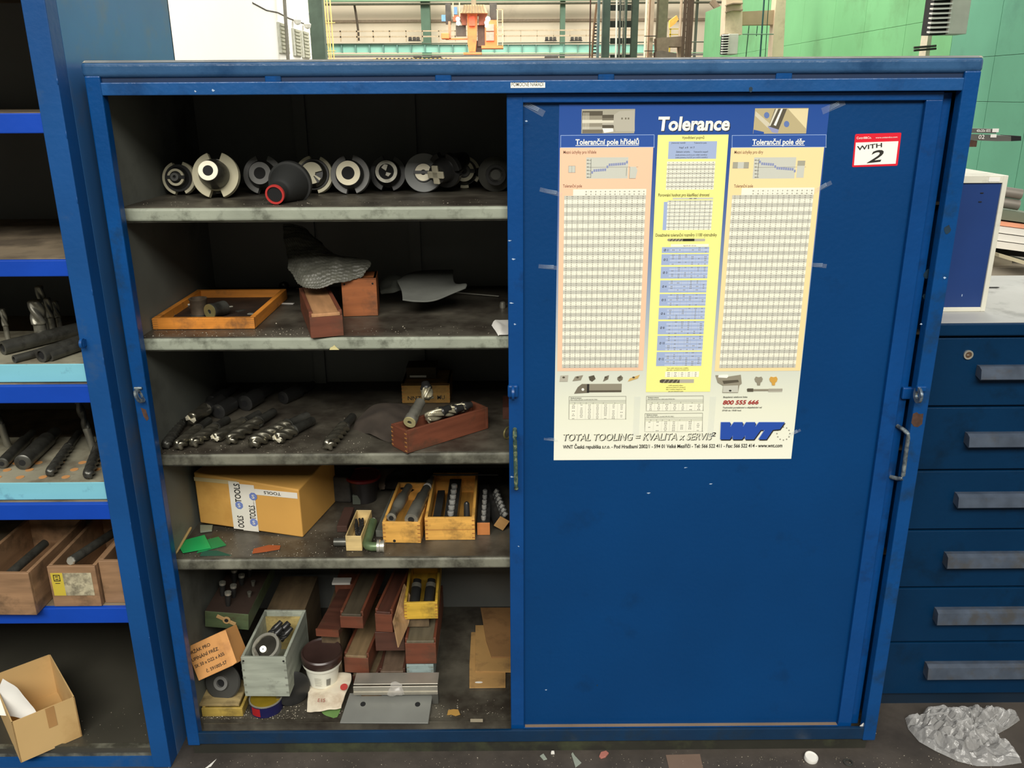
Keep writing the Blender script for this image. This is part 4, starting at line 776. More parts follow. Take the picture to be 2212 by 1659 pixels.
for x in (.008, w-.010): obj('nail', MB().lathe([(.0025, 0), (.0025, .001)], 12, Matrix.Translation((x, 0, h_-.014)) @ RZ(PI/2, 4, 'X')), BLACK, rt)
def cr4(a, b, c, d, t): return .5*((2*b)+(-a+c)*t+(2*a-5*b+4*c-d)*t*t+(-a+3*b-3*c+d)*t*t*t)
def sheet(ctrl, nu=28, nv=28, amp=.003, fr=30, bumps=0):
    """smooth sheet through a grid of 3-D control points, crumpled by noise"""
    nr, nc = len(ctrl), len(ctrl[0]); mb = MB(); vs = []
    def g(r, c): return ctrl[max(0, min(nr-1, r))][max(0, min(nc-1, c))]
    for i in range(nu+1):
        u = i/nu*(nr-1); r = min(int(u), nr-2); tu = u-r
        for j in range(nv+1):
            v = j/nv*(nc-1); c = min(int(v), nc-2); tv = v-c
            p = cr4(*[cr4(*[g(r+a, c+b) for b in (-1, 0, 1, 2)], tv) for a in (-1, 0, 1, 2)], tu)
            n_ = noise.noise_vector(p*fr)
            p = p+n_*amp
            if bumps: p = p+V((0, -1, .5))*bumps*(.5+.5*math.sin(i*PI*.5+(j % 4 > 1)*PI/2)*math.sin(j*PI*.5))
            vs.append(p)
    return mb.add(vs, [(i*(nv+1)+j, (i+1)*(nv+1)+j, (i+1)*(nv+1)+j+1, i*(nv+1)+j+1) for i in range(nu) for j in range(nv)])
def Y_(px, py, y): return U((px, py), 'y', y)
BW = mat('dusty_bubble_wrap', G(100, 100, 90), .35, var=.2, vs=50, bump=.6, bs=260, spec=.6, alpha=.86)
g_ = [[Y_(612, 486, .42), Y_(630, 484, .42), Y_(655, 490, .42), Y_(672, 505, .42)], [Y_(617, 535, .36), Y_(645, 530, .34), Y_(690, 535, .34), Y_(725, 550, .35)], [Y_(625, 580, .29), Y_(655, 585, .26), Y_(715, 570, .27), Y_(798, 566, .30)], [Y_(642, 612, .245), Y_(672, 626, .215), Y_(712, 618, .22), Y_(786, 596, .26)]]
o = obj('bubble_wrap', sheet(g_, 72, 72, .007, 26, .004), BW, smooth=2); tag(o, 'crumpled dusty bubble wrap lying over the red wooden box', 'bubble wrap')
so = o.modifiers.new('s', 'SOLIDIFY'); so.thickness = .002
g_ = [[Y_(858, 605, .42), Y_(890, 588, .46), Y_(935, 582, .48), Y_(980, 582, .48)], [Y_(860, 610, .36), Y_(900, 605, .38), Y_(950, 606, .38), Y_(982, 610, .38)], [Y_(868, 628, .3), Y_(900, 626, .31), Y_(950, 622, .31), Y_(1006, 612, .32)], [Y_(870, 648, .24), Y_(900, 650, .23), Y_(945, 646, .24), Y_(1006, 622, .3)]]
o = obj('foam_sheet', sheet(g_, 30, 30, .004, 10), mat('grey_foam', G(96, 98, 92), .8, var=.08, vs=30, bump=.4, bs=120), smooth=2); tag(o, 'grey foam sheet curled on the second shelf right of the boxes', 'foam sheet'); o.modifiers.new('s', 'SOLIDIFY').thickness = .003
g_ = [[Y_(818, 605, .44), Y_(850, 592, .44), Y_(880, 600, .44)], [Y_(820, 625, .38), Y_(845, 612, .38), Y_(880, 622, .38)], [Y_(824, 636, .33), Y_(850, 632, .33), Y_(868, 628, .33)]]
o = obj('plastic_scrap', sheet(g_, 16, 16, .008, 30), mat('dark_clear_plastic', G(70, 72, 66), .25, alpha=.75, spec=.8), smooth=2); tag(o, 'dark crumpled plastic between the brown box and the foam sheet', 'plastic')
tag(obj('thin_rod', MB().tube([U((985, 632), 'z', Z2+.004), U((1078, 640), 'z', Z2+.004)], .002, 8), STEEL, smooth=True), 'thin bright rod sticking out from under the foam sheet', 'rod')
tag(obj('thin_rod', MB().tube([V((.27, .60, Z2+.003)), V((.37, .60, Z2+.003))], .002, 8), STEELM, smooth=True), 'thin dark rod behind the tray, left of the bubble wrap', 'rod')
t = thing('ball_knob', 'small glossy black knob behind the orange tray', 'knob', V((.245, .56, Z2))); obj('ball', MB().lathe([(.008, 0), (.008, .006), (.013, .01), (.016, .02), (.013, .029), (0, .034)], 20), mat('gloss_black', G(18, 18, 18), .12), t, smooth=True)
t = thing('paper_slip', 'narrow pale paper slip between the tray and the red box', 'paper', U((620, 656), 'z', Z2+.001), -.1); obj('slip', MB().box(-.022, .02, -.006, .006, 0, .001), PAPER, t)
t = thing('steel_ferrule', 'small grey cap at the right of the second shelf by the door', 'cap', U((1086, 665), 'z', Z2)); obj('ferrule_body', MB().lathe([(.008, 0), (.009, .006), (.007, .016), (.003, .018)], 18), STEELM, t, smooth=True)
g_ = [[U((1062, 703), 'z', Z2+.004), U((1068, 692), 'z', Z2+.012), U((1080, 691), 'z', Z2+.01), U((1130, 691), 'z', Z2+.004)], [U((1076, 724), 'z', Z2+.002), U((1082, 706), 'z', Z2+.01), U((1095, 706), 'z', Z2+.004), U((1130, 706), 'z', Z2+.003)], [U((1076, 724), 'z', Z2+.001), U((1082, 723), 'z', Z2+.002), U((1095, 723), 'z', Z2+.002), U((1130, 722), 'z', Z2+.002)]]
tag(obj('paper_sheet', sheet(g_, 12, 12, .001, 40), PAPER, smooth=2), 'folded white paper at the front of the second shelf by the door', 'paper')
t = thing('paper_scrap', 'small yellow paper scrap stuck on the second shelf edge', 'paper', U((722, 752), 'y', .048)); obj('scrap', MB().prism([(-.012, -.004), (.012, -.004), (.004, .004), (.001, .008), (-.004, .004), (-.009, .002)], 0, .0015, RZ(PI/2, 4, 'X')), mat('pale_yellow_scrap', G(206, 196, 140), .8), t)
# ---------------------------------------------------------------- third shelf
Z3 = SZ[2]
SPM = mat('used_cutter_steel', G(150, 146, 130), .24, .88, var=.3, vs=30, dirt=G(60, 56, 46), da=.3, ds=30)
TIPM = mat('bright_cutting_edge', G(230, 224, 200), .4, .3, var=.08)
dl = [((358, 962), (408, 890), .0115, 'dark spiral end mill, leftmost in the front row of the third shelf', 4, 2.2, None, .34), ((384, 963), (452, 908), .0135, 'end mill with blunt tip, second from the left on the third shelf', 4, 1., None, .34), ((416, 957), (492, 906), .0135, 'end mill, third from the left on the third shelf', 4, 1., None, .34), ((464, 946), (560, 893), .013, 'end mill with bright faceted tip, fourth from the left', 3, .9, TIPM, .34), ((495, 951), (592, 889), .0145, 'thick two flute mill with hollow end, fifth from the left', 3, 1.3, None, .5), ((543, 957), (664, 898), .016, 'long coarse spiral mill in the middle of the third shelf', 3, 1.6, None, .4), ((598, 948), (676, 908), .0145, 'mill with bright white tip right of the coarse spiral mill', 3, .7, TIPM, .34), ((708, 963), (762, 900), .0145, 'single spiral mill lying apart on the third shelf', 4, 1.2, None, .36)]
for i, (a, b, r, lb_, k, tu, tm, dp) in enumerate(dl):
    r *= 1.22
    drill('end_mill', lb_, U(a, 'z', Z3+r), U(b, 'z', Z3+r), r, .62 if i != 6 else .42, k, tu, SPM if i else STEELD, STEELD, 'end mills on the third shelf', .72, dp, tm)
drill('end_mill', 'large round nosed mill lying behind the front row at the left', U((412, 905), 'z', Z3+.034), U((478, 862), 'z', Z3+.034), .019, .5, 2, .4, SPM, BLKOX, 'end mills on the third shelf', .9, .3, TIPM)
for i, (a, b, r) in enumerate((((470, 890), (560, 838), .022), ((528, 872), (606, 826), .024), ((455, 868), (520, 830), .018), ((610, 860), (690, 825), .02))):
    t = thing('tool_sleeve', ['dark sleeve lying behind the end mills', 'dark sleeve with round end deep on the third shelf', 'dark sleeve near the back left of the third shelf', 'dark sleeve deep behind the long spiral mill'][i], 'tool sleeve', U(a, 'z', Z3+r), rot=axis_rot(U(b, 'z', Z3+r)-U(a, 'z', Z3+r)))
    obj('sleeve_body', MB().lathe([(r*.7, 0), (r, .003), (r, .07), (r*.7, .075), (r*.62, .14)], 24), BLKOX, t, smooth=True); obj('bore', MB().lathe([(r*.4, -.0004), (r*.4, .0001)], 18), BLACK, t)
rt, w, h_, d_ = crate('wooden_box', 'yellow wooden box with stamped letters at the back of the third shelf', (869, 871), (972, 871), (866, 830), lambda ax='x': wood('dull_yellow_wood', G(160, 122, 60), ax), z0=Z3+.001, d=.14, yaw=0, joints=JD, t=.008)
text('NNZ', rt, INK, (w*.12, -.001, .01), (1, 0, 0), (0, 0, 1), w*.28, .013, .01); text('MU', rt, INK, (w*.74, -.001, .012), (1, 0, 0), (0, 0, 1), w*.15, .013, .01)
obj('top_panel', MB().box(0, w, 0, .14, h_-.004, h_), wood('dull_yellow_wood', G(160, 122, 60), 'x'), rt)
t = thing('small_box', 'small dark box on the yellow wooden box', 'box', loc(rt, .01, .05, h_+.001)); obj('box_body', MB().box(0, .09, 0, .07, 0, .035), mat('dark_brown_card', G(64, 54, 36), .8), t, bev=.001); obj('label_strip', MB().box(.01, .06, -.001, .0, .004, .010), PAPER, t)
a = U((877, 981), 'z', Z3+.001); b2 = U((1053, 926), 'z', Z3+.001); yw = math.atan2(-(b2-a).x, (b2-a).y)
rt, w, h_, d_ = crate('wooden_box', 'open red stained wooden box full of cutters on the third shelf', (847, 963), (877, 981), (847, 912), WRED, z0=Z3+.001, yaw=yw, d=(b2-a).length, t=.008, h=.062, joints=JD)
RB = rt; RBW = w
t = thing('collet_chuck', 'steel collet chuck with pale brass face in the open red box', 'tool holder', U((885, 912), 'z', Z3+.066), rot=axis_rot(V((.25, .9, .32))))
obj('chuck_body', MB().lathe([(.016, 0), (.0175, .004), (.0175, .02), (.0155, .022), (.0155, .055), (.014, .058), (.014, .085)], 32), STEELM, t, smooth=True); obj('brass_face', MB().ring(.0165, .006, -.002, .003, 32), mat('pale_brass', G(214, 204, 150), .4, .4), t, smooth=True); obj('bore', MB().lathe([(.006, 0), (.006, .0006)], 16), BLACK, t)
for i, (px, py, dz, r, ax, L, lb_) in enumerate(((922, 905, .062, .016, (.8, .6, .2), .075, 'shell end mill lying across the open red box'), (925, 862, .088, .017, (-.2, .6, .8), .05, 'mill standing up in the open red box'), (950, 893, .066, .015, (.85, .5, .05), .07, 'mill with long teeth in the middle of the open red box'), (977, 886, .06, .014, (.9, .5, .1), .06, 'mill at the right part of the open red box'))):
    p0 = U((px, py), 'z', Z3+dz); drill('shell_mill', lb_, p0, p0+V(ax).normalized()*L, r, .6, 5, .25, mat('bright_cutter', G(170, 164, 140), .35, .6, var=.35, vs=60), BLKOX, 'cutters in the open red box', .7, .5)
t = thing('ring_nut', 'small ring nut at the right end of the open red box', 'nut', U((1003, 880), 'z', Z3+.052), rot=axis_rot(V((-.15, -.9, .35)))); obj('nut_body', MB().ring(.013, .005, -.008, .004, 24), STEELM, t, smooth=True); obj('bore_sleeve', MB().ring(.0055, .0035, -.008, .005, 16), BRASS, t)
g_ = [[U((770, 905), 'z', Z3+.012), U((800, 880), 'z', Z3+.03), U((850, 872), 'z', Z3+.035), U((890, 880), 'z', Z3+.02)], [U((765, 925), 'z', Z3+.004), U((800, 905), 'z', Z3+.026), U((845, 900), 'z', Z3+.03), U((880, 905), 'z', Z3+.02)], [U((775, 930), 'z', Z3+.002), U((805, 945), 'z', Z3+.004), U((840, 952), 'z', Z3+.004), U((862, 955), 'z', Z3+.002)]]
tag(obj('rag', sheet(g_, 24, 24, .012, 18), mat('dark_oily_rag', G(62, 54, 46), .9, var=.2, vs=20), smooth=2), 'dark oily rag between the single mill and the open red box', 'cloth')
t = thing('box_edge', 'reddish box end just behind the door on the third shelf', 'box', U((1086, 905), 'z', Z3+.001)); obj('box_body', MB().box(0, .05, 0, .1, 0, .035), WREDD('y'), t)
t = thing('brass_ring', 'thin brass ring beside the door on the third shelf', 'ring', U((1097, 935), 'z', Z3+.018), rot=(PI/2, 0, .9)); obj('ring_body', MB().ring(.017, .014, -.002, .002, 30), BRASS, t, smooth=True)
# ---------------------------------------------------------------- fourth shelf
Z4 = SZ[3]
def slab(name, label, P0, P1, P2, d, m, cat, group=None, bev=.002):
    """block from three corners of its front face: bottom-left, bottom-right, top-left; d deep"""
    X = (P1-P0); w = X.length; X.normalize(); Zv = P2-P0; h = Zv.length; Zv = (Zv-X*Zv.dot(X)); h = Zv.length; Zv.normalize(); Yv = Zv.cross(X)
    M = Matrix((X, Yv, Zv)).transposed().to_4x4()
    t = thing(name, label, cat, P0, group=group, rot=M.to_euler())
    return t, w, h
CB0 = V((.026, .235, Z4+.001)); CB1 = V((.338, .165, Z4+.001)); hh = U((663, 1046), 'y', .165).z-Z4
t, w, h_ = slab('cardboard_box', 'ochre cardboard box with printed white packing tape on the fourth shelf', CB0, CB1, CB0+V((0, 0, .17)), .3, CARD, 'box')
obj('box_body', MB().add([(0, 0, .012), (w, 0, 0), (w, .24, 0), (0, .24, 0), (.0, 0, .172), (w, 0, .148), (w, .24, .16), (0, .24, .172)], [(0, 3, 2, 1), (4, 5, 6, 7), (0, 1, 5, 4), (1, 2, 6, 5), (2, 3, 7, 6), (3, 0, 4, 7)]), CARD, t, bev=.004, seg=3)
TP = mat('white_packing_tape', G(226, 222, 210), .3, var=.05, spec=.6)
def bq(x0, z0, x1, z1, m, nm='tape_strip', y=-.0012, kx=0):
    s = lambda x: -.024*x/w
    return obj(nm, MB().quad((x0, y, z0), (x1, y, z0), (x1+kx, y, z1), (x0+kx, y, z1)), m, t)
bq(w*.335, .006, w*.44, .155, TP, y=-.0012); bq(w*.43, .004, w*.58, .15, TP, y=-.0016); bq(0, .146, w*.42, .158, mat('clear_brown_tape', G(196, 176, 130), .25), y=-.001); bq(w*.56, .121, w*.985, .139, TP, y=-.001)
BT = mat('tape_blue_print', G(112, 130, 190), .4)
for x, z0, z1 in ((w*.36, .012, .05), (w*.36, .092, .15), (w*.485, .043, .086)):
    text('TOOLS' if z0 != .012 else 'OOLS', t, INK, (x+.026, -.002, z0), (0, 0, 1), (-1, 0, 0), z1-z0, .019, .02, name='tape_lettering')
for x, z in ((w*.36+.018, .083), (w*.485+.018, .033), (w*.5+.02, .115)):
    obj('tape_emblem', MB().prism([(.0125*math.cos(k*PI/4+.4), .0125*math.sin(k*PI/4+.4)) for k in range(8)], 0, .0003, Matrix.Translation((x, -.0018, z)) @ RZ(PI/2, 4, 'X')), BT, t)
    text('S', t, TP, (x-.004, -.0024, z-.006), (1, 0, 0), (0, 0, 1), .008, .012, .02)
text('TOOLS', t, INK, (w*.83, -.0022, .135), (-1, 0, 0), (0, 0, -1), w*.16, .009, .01, name='tape_lettering')
text('nástroje, nářadí a měřidla', t, INK, (w*.565, -.0022, .06), (0, 0, 1), (-1, 0, 0), .062, .003, 0, name='tape_lettering')
# small things at the left of the fourth shelf
t = thing('wooden_stick', 'thin pale wooden stick leaning at the left of the fourth shelf', 'stick', U((380, 1195), 'z', Z4+.003), rot=axis_rot(U((411, 1142), 'z', Z4+.02)-U((380, 1195), 'z', Z4+.003))); obj('stick', MB().lathe([(.003, 0), (.0038, .01), (.0038, .11), (.002, .115)], 10), mat('stick_wood', G(190, 164, 110), .7), t, smooth=True)
GC = mat('green_plastic_card', G(34, 168, 92), .4, var=.06, vs=20)
def card(nm, lb_, pts, z, m, cat='card', th=.0012):
    P = [U(p, 'z', Z4+z) for p in pts]; c = sum(P, V())/len(P); tt = thing(nm, lb_, cat, c); obj('card_body', MB().prism([((p-c).x, (p-c).y) for p in P][::-1] if False else [((p-c).x, (p-c).y) for p in P], 0, th), m, tt); return tt
card('green_card', 'bright green plastic card at the left front of the fourth shelf', [(395, 1195), (380, 1172), (442, 1156), (456, 1184)], .005, GC)
card('green_card', 'darker green card with printed line under the bright green one', [(425, 1195), (448, 1166), (472, 1160), (489, 1178)], .002, mat('green_card_dull', G(30, 130, 74), .5))
card('green_card', 'dark green flat scrap beside the green cards', [(432, 1201), (438, 1190), (470, 1190), (500, 1200)], .001, mat('dark_green_card', G(34, 84, 66), .6))
card('plastic_chip', 'curved orange shaving at the front of the fourth shelf', [(545, 1196), (548, 1186), (580, 1178), (606, 1179), (604, 1187), (575, 1192)], .002, mat('orange_shaving', G(160, 80, 38), .7), 'shaving')
card('plastic_chip', 'small grey green piece behind the green cards', [(433, 1151), (433, 1138), (460, 1138), (458, 1148)], .003, mat('grey_green_chip', G(130, 138, 120), .6), 'piece', .006)
t = thing('white_box', 'small white box standing at the back beside the cardboard box', 'box', U((720, 1036), 'z', Z4+.09)); obj('box_body', MB().box(0, .034, 0, .05, 0, .05), PAPER, t, bev=.001)
t2 = thing('dark_carton', 'dark crumpled carton under the white box at the back', 'carton', U((700, 1085), 'z', Z4+.001), -.1); obj('carton_body', MB().box(0, .085, 0, .2, 0, .086), mat('dark_carton', G(44, 42, 38), .6, var=.4, vs=30, bump=.8, bs=30), t2, bev=.006); t.location = loc(t2, .012, .1, .088)
t = thing('plastic_tub', 'dark tub with a round red lid at the back of the fourth shelf', 'tub', U((788, 1078), 'z', Z4+.001)); obj('tub_body', MB().lathe([(.036, 0), (.046, .075)], 36), mat('dark_tub', G(34, 32, 32), .4), t, smooth=True); obj('lid', MB().lathe([(.052, .073), (.055, .076), (.055, .083), (.05, .085), (.048, .082), (0, .082)], 44), mat('dark_red_lid', G(96, 18, 24), .35, var=.1), t, smooth=True)
rt, w, h_, d_ = crate('small_crate', 'small narrow cream wooden box of black bits on the fourth shelf', (748, 1190), (784, 1186), (744, 1158), lambda ax='x': wood('cream_wood', G(214, 188, 130), ax), z0=Z4+.001, d=.155, yaw=-.03, t=.003)
for k in range(9):
    p0 = loc(rt, R(.012, w-.012), R(.03, .1), .014+R(0, .008)); a_ = R(-.8, .8); drill('drill_bit', 'small black oily bit in the narrow cream box', p0, p0+V((math.sin(a_)*.4, math.cos(a_), R(.1, .35))).normalized()*.045, .0045, .6, 2, 1.5, BLKOX, BLKOX, 'black bits in the narrow cream box', .9, .4, cat='bit')
tag(obj('steel_bush', MB().ring(.012, .008, 0, .05, 24, Matrix.Translation(U((722, 1171), 'z', Z4+.013)) @ RZ(PI/2, 4, 'Y')), STEELD, smooth=True), 'dark steel tube lying left of the narrow cream box', 'tube')
t = thing('rusty_block', 'dark rusty wooden piece behind the steel tube', 'block', U((728, 1150), 'z', Z4+.001)); obj('block_body', MB().box(0, .03, 0, .12, 0, .02), mat('rusty_dark_wood', G(66, 42, 32), .8, var=.3), t, bev=.002)
t = thing('pipe_elbow', 'green pipe elbow with a chrome nut on the fourth shelf', 'pipe fitting', U((800, 1180), 'z', Z4+.015))
GE = mat('green_enamel', G(96, 116, 82), .35, .3, var=.25, vs=30)
pts = [V((-.01, .12, .012)), V((-.012, .04, .003)), V((-.012, .012, 0)), V((-.006, .002, 0)), V((.004, -.002, 0)), V((.02, -.002, 0))]
obj('elbow', MB().tube(pts, .0125, 18), GE, t, smooth=True); obj('chrome_nut', MB().lathe([(.013, .018), (.018, .019), (.018, .026), (.0155, .028), (.0155, .034), (.018, .035), (.018, .039)], 24, RZ(PI/2, 4, 'Y')), STEEL, t, smooth=True); obj('white_end', MB().lathe([(.006, 0), (.006, .012)], 14, Matrix.Translation((-.01, .12, .012)) @ RZ(-PI/2, 4, 'X')), PAPER, t)
t = thing('flat_bar', 'grey flat steel bar lying behind the green elbow', 'bar', U((812, 1160), 'z', Z4+.001), -.06); obj('bar', MB().box(0, .036, 0, .26, 0, .02), mat('grey_bar', G(92, 94, 86), .6, var=.1), t, bev=.001)
t = thing('flat_bar', 'short grey green block behind the narrow cream box', 'bar', U((762, 1090), 'z', Z4+.001), 0); obj('bar', MB().box(0, .024, 0, .06, 0, .03), mat('grey_green_bar', G(78, 84, 74), .6), t, bev=.001)
DM = lambda ax='x': wood('yellow_pine', G(222, 168, 82), ax)
rt, w, h_, d_ = crate('wooden_box', 'yellow pine box holding two steel arbors on the fourth shelf', (828, 1172), (908, 1177), (825, 1128), DM, z0=Z4+.001, d=.26, yaw=-.05, t=.008, joints=JD)
obj('knot', MB().lathe([(.004, 0), (.004, .0008)], 14, Matrix.Translation((w*.3, 0, .006)) @ RZ(PI/2, 4, 'X')), BLACK, rt)
for i, (px, py, r, lb_) in enumerate(((845, 1119, .015, 'left arbor with a ring nut in the yellow pine box'), (888, 1123, .019, 'right thick polished arbor in the yellow pine box'))):
    p0 = U((px, py), 'z', Z4+h_+.006); p1 = p0+V((.13, .95, .02 if i else .0)).normalized()
    t = thing('arbor', lb_, 'tool arbor', p0, rot=axis_rot(p1-p0), group='arbors in the yellow pine box')
    if i == 0: obj('arbor_body', MB().lathe([(.008, 0), (.0135, .002), (.0135, .012), (.012, .014), (.012, .05), (.0145, .06), (.0165, .08), (.0165, .13), (.013, .135), (.012, .2)], 30), STEELM, t, smooth=True)
    else: obj('arbor_body', MB().lathe([(.0185, 0), (.019, .001), (.019, .09), (.0175, .092), (.0175, .14), (.014, .145), (.013, .19), (.010, .2), (.010, .235), (.006, .24), (.005, .27)], 30), STEELM, t, smooth=True)
    obj('bore', MB().lathe([(.007 if i == 0 else .009, -.0004), (.007 if i == 0 else .009, .0002)], 20), BLACK, t)
    if i: obj('collar', MB().ring(.0125, .010, .196, .204, 24), PAPER, t)
rt, w, h_, d_ = crate('wooden_box', 'wide yellow pine box with collet blocks on the fourth shelf', (919, 1167), (1026, 1169), (917, 1119), DM, z0=Z4+.001, d=.3, yaw=0, t=.008, joints=JD)
obj('plank_gap', MB().box(.001, w-.001, -.0006, .001, h_*.46, h_*.48), JD, rt)
def colblock(label, root, x, y, z, w, d, h, n, m, yaw=0, cols=1, tilt=0, pin=.0045, endm=None):
    P = loc(root, x, y, z) if root else V((x, y, z))
    t = thing('collet_block', label, 'collet block', P, group='collet blocks on the fourth shelf', rot=(0, tilt, yaw))
    obj('block', MB().box(0, w, .004, d, 0, h), BLKOX, t, bev=.001); obj('end_grain', MB().box(0, w, 0, .004, 0, h), endm or wood('end_grain_orange', G(204, 130, 72), 'x', vs=25), t, bev=.001)
    for i in range(n):
        for c in range(cols):
            p = Matrix.Translation((w*(c+.5)/cols, .02+d*.8*i/n, h)); cl = obj('collet', MB().lathe([(pin*.9, 0), (pin*1.1, .004), (pin*1.1, .012), (pin*.9, .013), (pin*.5, .013)], 14, p), mat('bright_collet', G(196, 196, 190), .28, .5), t, smooth=True)
            obj('slit', MB().box(-pin*1.12, pin*1.12, -.0006, .0006, .004, .0135, p), BLACK, cl)
    return t
colblock('collet block with an orange end grain in the wide pine box', rt, w*.38, .01, .02, .036, .26, .042, 6, None, pin=.0085)
t = thing('wood_block', 'dark bar with pale end at the left of the wide pine box', 'block', loc(rt, w*.14, .012, .007)); obj('block_body', MB().box(0, .022, 0, .2, 0, .045), BLKOX, t, bev=.001); obj('end_grain', MB().box(0, .022, -.002, 0, 0, .045), wood('end_grain_orange', G(204, 130, 72), 'x', vs=25), t)
t = thing('black_spindle', 'black stepped spindle standing in the wide pine box', 'spindle', loc(rt, w*.82, .07, .008)); obj('spindle_body', MB().lathe([(.016, 0), (.016, .02), (.009, .03), (.008, .07), (.004, .075)], 20), BLKOX, t, smooth=True)
colblock('collet block with striped end grain right of the wide pine box', None, U((1031, 1156), 'z', Z4+.001).x, U((1031, 1156), 'z', Z4+.001).y, Z4+.001, .036, .25, .038, 6, None, pin=.0065)
P = U((1076, 1150), 'z', Z4+.001)
colblock('tilted collet block beside the door on the fourth shelf', None, P.x-.012, P.y, Z4+.022, .032, .22, .034, 7, None, yaw=.18, cols=1, tilt=.62, pin=.0065, endm=wood('end_grain_tan', G(190, 146, 90), 'x', vs=25))
g_ = [[U((855, 1012), 'z', Z4+.06), U((890, 1012), 'z', Z4+.07), U((935, 1015), 'z', Z4+.06)], [U((835, 1035), 'z', Z4+.05), U((875, 1030), 'z', Z4+.07), U((925, 1040), 'z', Z4+.05)], [U((832, 1053), 'z', Z4+.03), U((855, 1058), 'z', Z4+.045), U((890, 1062), 'z', Z4+.04)]]
tag(obj('printed_bag', sheet(g_, 20, 20, .006, 24), mat('black_printed_film', G(40, 38, 36), .35, var=.3, vs=40), smooth=2), 'black printed film sheet behind the arbors', 'film sheet')
g_ = [[U((815, 1012), 'z', Z4+.06), U((858, 1010), 'z', Z4+.06)], [U((815, 1040), 'z', Z4+.04), U((838, 1035), 'z', Z4+.05)], [U((820, 1062), 'z', Z4+.01), U((832, 1055), 'z', Z4+.03)]]
tag(obj('plastic_film', sheet(g_, 14, 10, .008, 30), mat('grey_brown_film', G(110, 96, 82), .4, var=.2, vs=20), smooth=2), 'grey brown plastic film between the red lid and the arbors', 'film sheet')
tag(obj('thin_rod', MB().tube([U((935, 1026), 'z', Z4+.07), U((1076, 1026), 'z', Z4+.07)], .003, 8), BLKOX, smooth=True), 'thin dark rod across the back of the wide pine box', 'rod')
# ---------------------------------------------------------------- bottom shelf
ZB_ = B0
_a, _b, _c = U((405, 1354), 'y', .19), U((537, 1361), 'y', .19), U((407, 1320), 'y', .19); _a.x = max(_a.x, .017); _c.x = _a.x
t, w, h_ = slab('pin_board', 'dark green wooden block with a row of upright collets', _a, _b, _c, .3, None, 'tool block')
GW = wood('dark_green_wood', G(72, 88, 60), 'x')
obj('block', MB().box(0, w, 0, .3, 0, h_), GW, t, bev=.001); obj('top_face', MB().box(.001, w-.001, .001, .3, h_, h_+.001), mat('dark_brown_top', G(54, 40, 32), .7, var=.3, vs=10), t)
obj('turn_button', MB().lathe([(.012, 0), (.012, .003)], 20, Matrix.Translation((w*.5, -.0005, h_*.55)) @ RZ(PI/2, 4, 'X')).box(-.03, .03, -.006, .006, .0, .002, Matrix.Translation((w*.49, -.0005, h_*.55)) @ RZ(.42, 4, 'Y') @ RZ(PI/2, 4, 'X')), mat('tan_wood_bit', G(176, 144, 96), .7), t, bev=.001)
obj('button_hole', MB().lathe([(.006, 0), (.006, .0004)], 16, Matrix.Translation((w*.5, -.0036, h_*.55)) @ RZ(PI/2, 4, 'X')), BLACK, t)
for x, y, hp in ((w*.45, .035, .04), (w*.2, .085, .04), (w*.47, .08, .036), (w*.3, .16, .04), (w*.5, .15, .03), (w*.58, .2, .03)):
    c = obj('collet', MB().lathe([(.006, 0), (.0085, .02), (.0085, hp)], 16, Matrix.Translation((x, y, h_))), BLKOX, t, smooth=True)
    obj('collet_head', MB().ring(.0098, .003, hp, hp+.008, 16, Matrix.Translation((x, y, h_))), STEEL, c, smooth=True)
for x, y in ((w*.82, .09), (w*.78, .15)): obj('peg', MB().lathe([(.004, 0), (.007, .018)], 14, Matrix.Translation((x, y, h_))), STEELM, t)
PB_ = t
t, w, h_ = slab('cardboard_box', 'small tilted cardboard box with handwriting on the bottom shelf', U((429, 1471), 'y', .045), U((502, 1438), 'y', .045), U((408, 1396), 'y', .085), .09, None, 'box')
h_ = max(h_, .09)
obj('box_body', MB().box(0, w, 0, .10, 0, h_), CARDB, t, bev=.0015)
obj('side_flap', MB().add([(w, 0, 0), (w+.014, .004, .004), (w+.014, .012, h_*.98), (w, 0, h_)], [(0, 1, 2, 3)]), CARDB, t)
for k, (s, f0, f1) in enumerate((('DRŽÁK PRO', .02, .66), ('UPÍNÁNÍ FRÉZ', .04, .82), ('SK 50 x D22 x A55', .06, .92), ('č. 591005-57', .30, .90))):
    text(s, t, INK, (w*f0, -.0012, h_*(.76-.20*k-(.04 if k == 3 else 0))), (1, 0, 0), (0, 0, 1), w*(f1-f0), .0095, .012, name='handwriting')
rt, w, h_, d_ = crate('wooden_box', 'long grey painted wooden box holding a bearing ring, bottom shelf', (530, 1504), (626, 1504), (523, 1420), WGREY, z0=.135, d=.24, yaw=-.02, t=.008, joints=mat('grey_joint', G(128, 132, 120), .8))
GB = rt; gw, gh = w, h_
obj('inner_end', MB().box(.008, w-.008, .216, .222, 0, h_-.012), wood('pale_pine', G(190, 170, 110), 'x'), rt)
for x in (.007, w-.007): obj('nail', MB().lathe([(.003, 0), (.003, .0008)], 12, Matrix.Translation((x, 0, h_-.012)) @ RZ(PI/2, 4, 'X')), BLACK, rt)
c = loc(rt, w*.42, .065, h_-.012)
t = thing('bearing_ring', 'bright polished steel bowl ring in the grey wooden box', 'bearing ring', c, rot=(.5, -.35, .2))
obj('outer_ring', MB().ring(.042, .034, -.012, .006, 48), STEEL, t, smooth=True)
obj('inner_bowl', MB().lathe([(.0345, .002), (.030, -.014), (.024, -.020), (0, -.021)], 48), mat('dark_turned_steel', G(84, 82, 74), .3, .7, var=.3, vs=20), t, smooth=True)
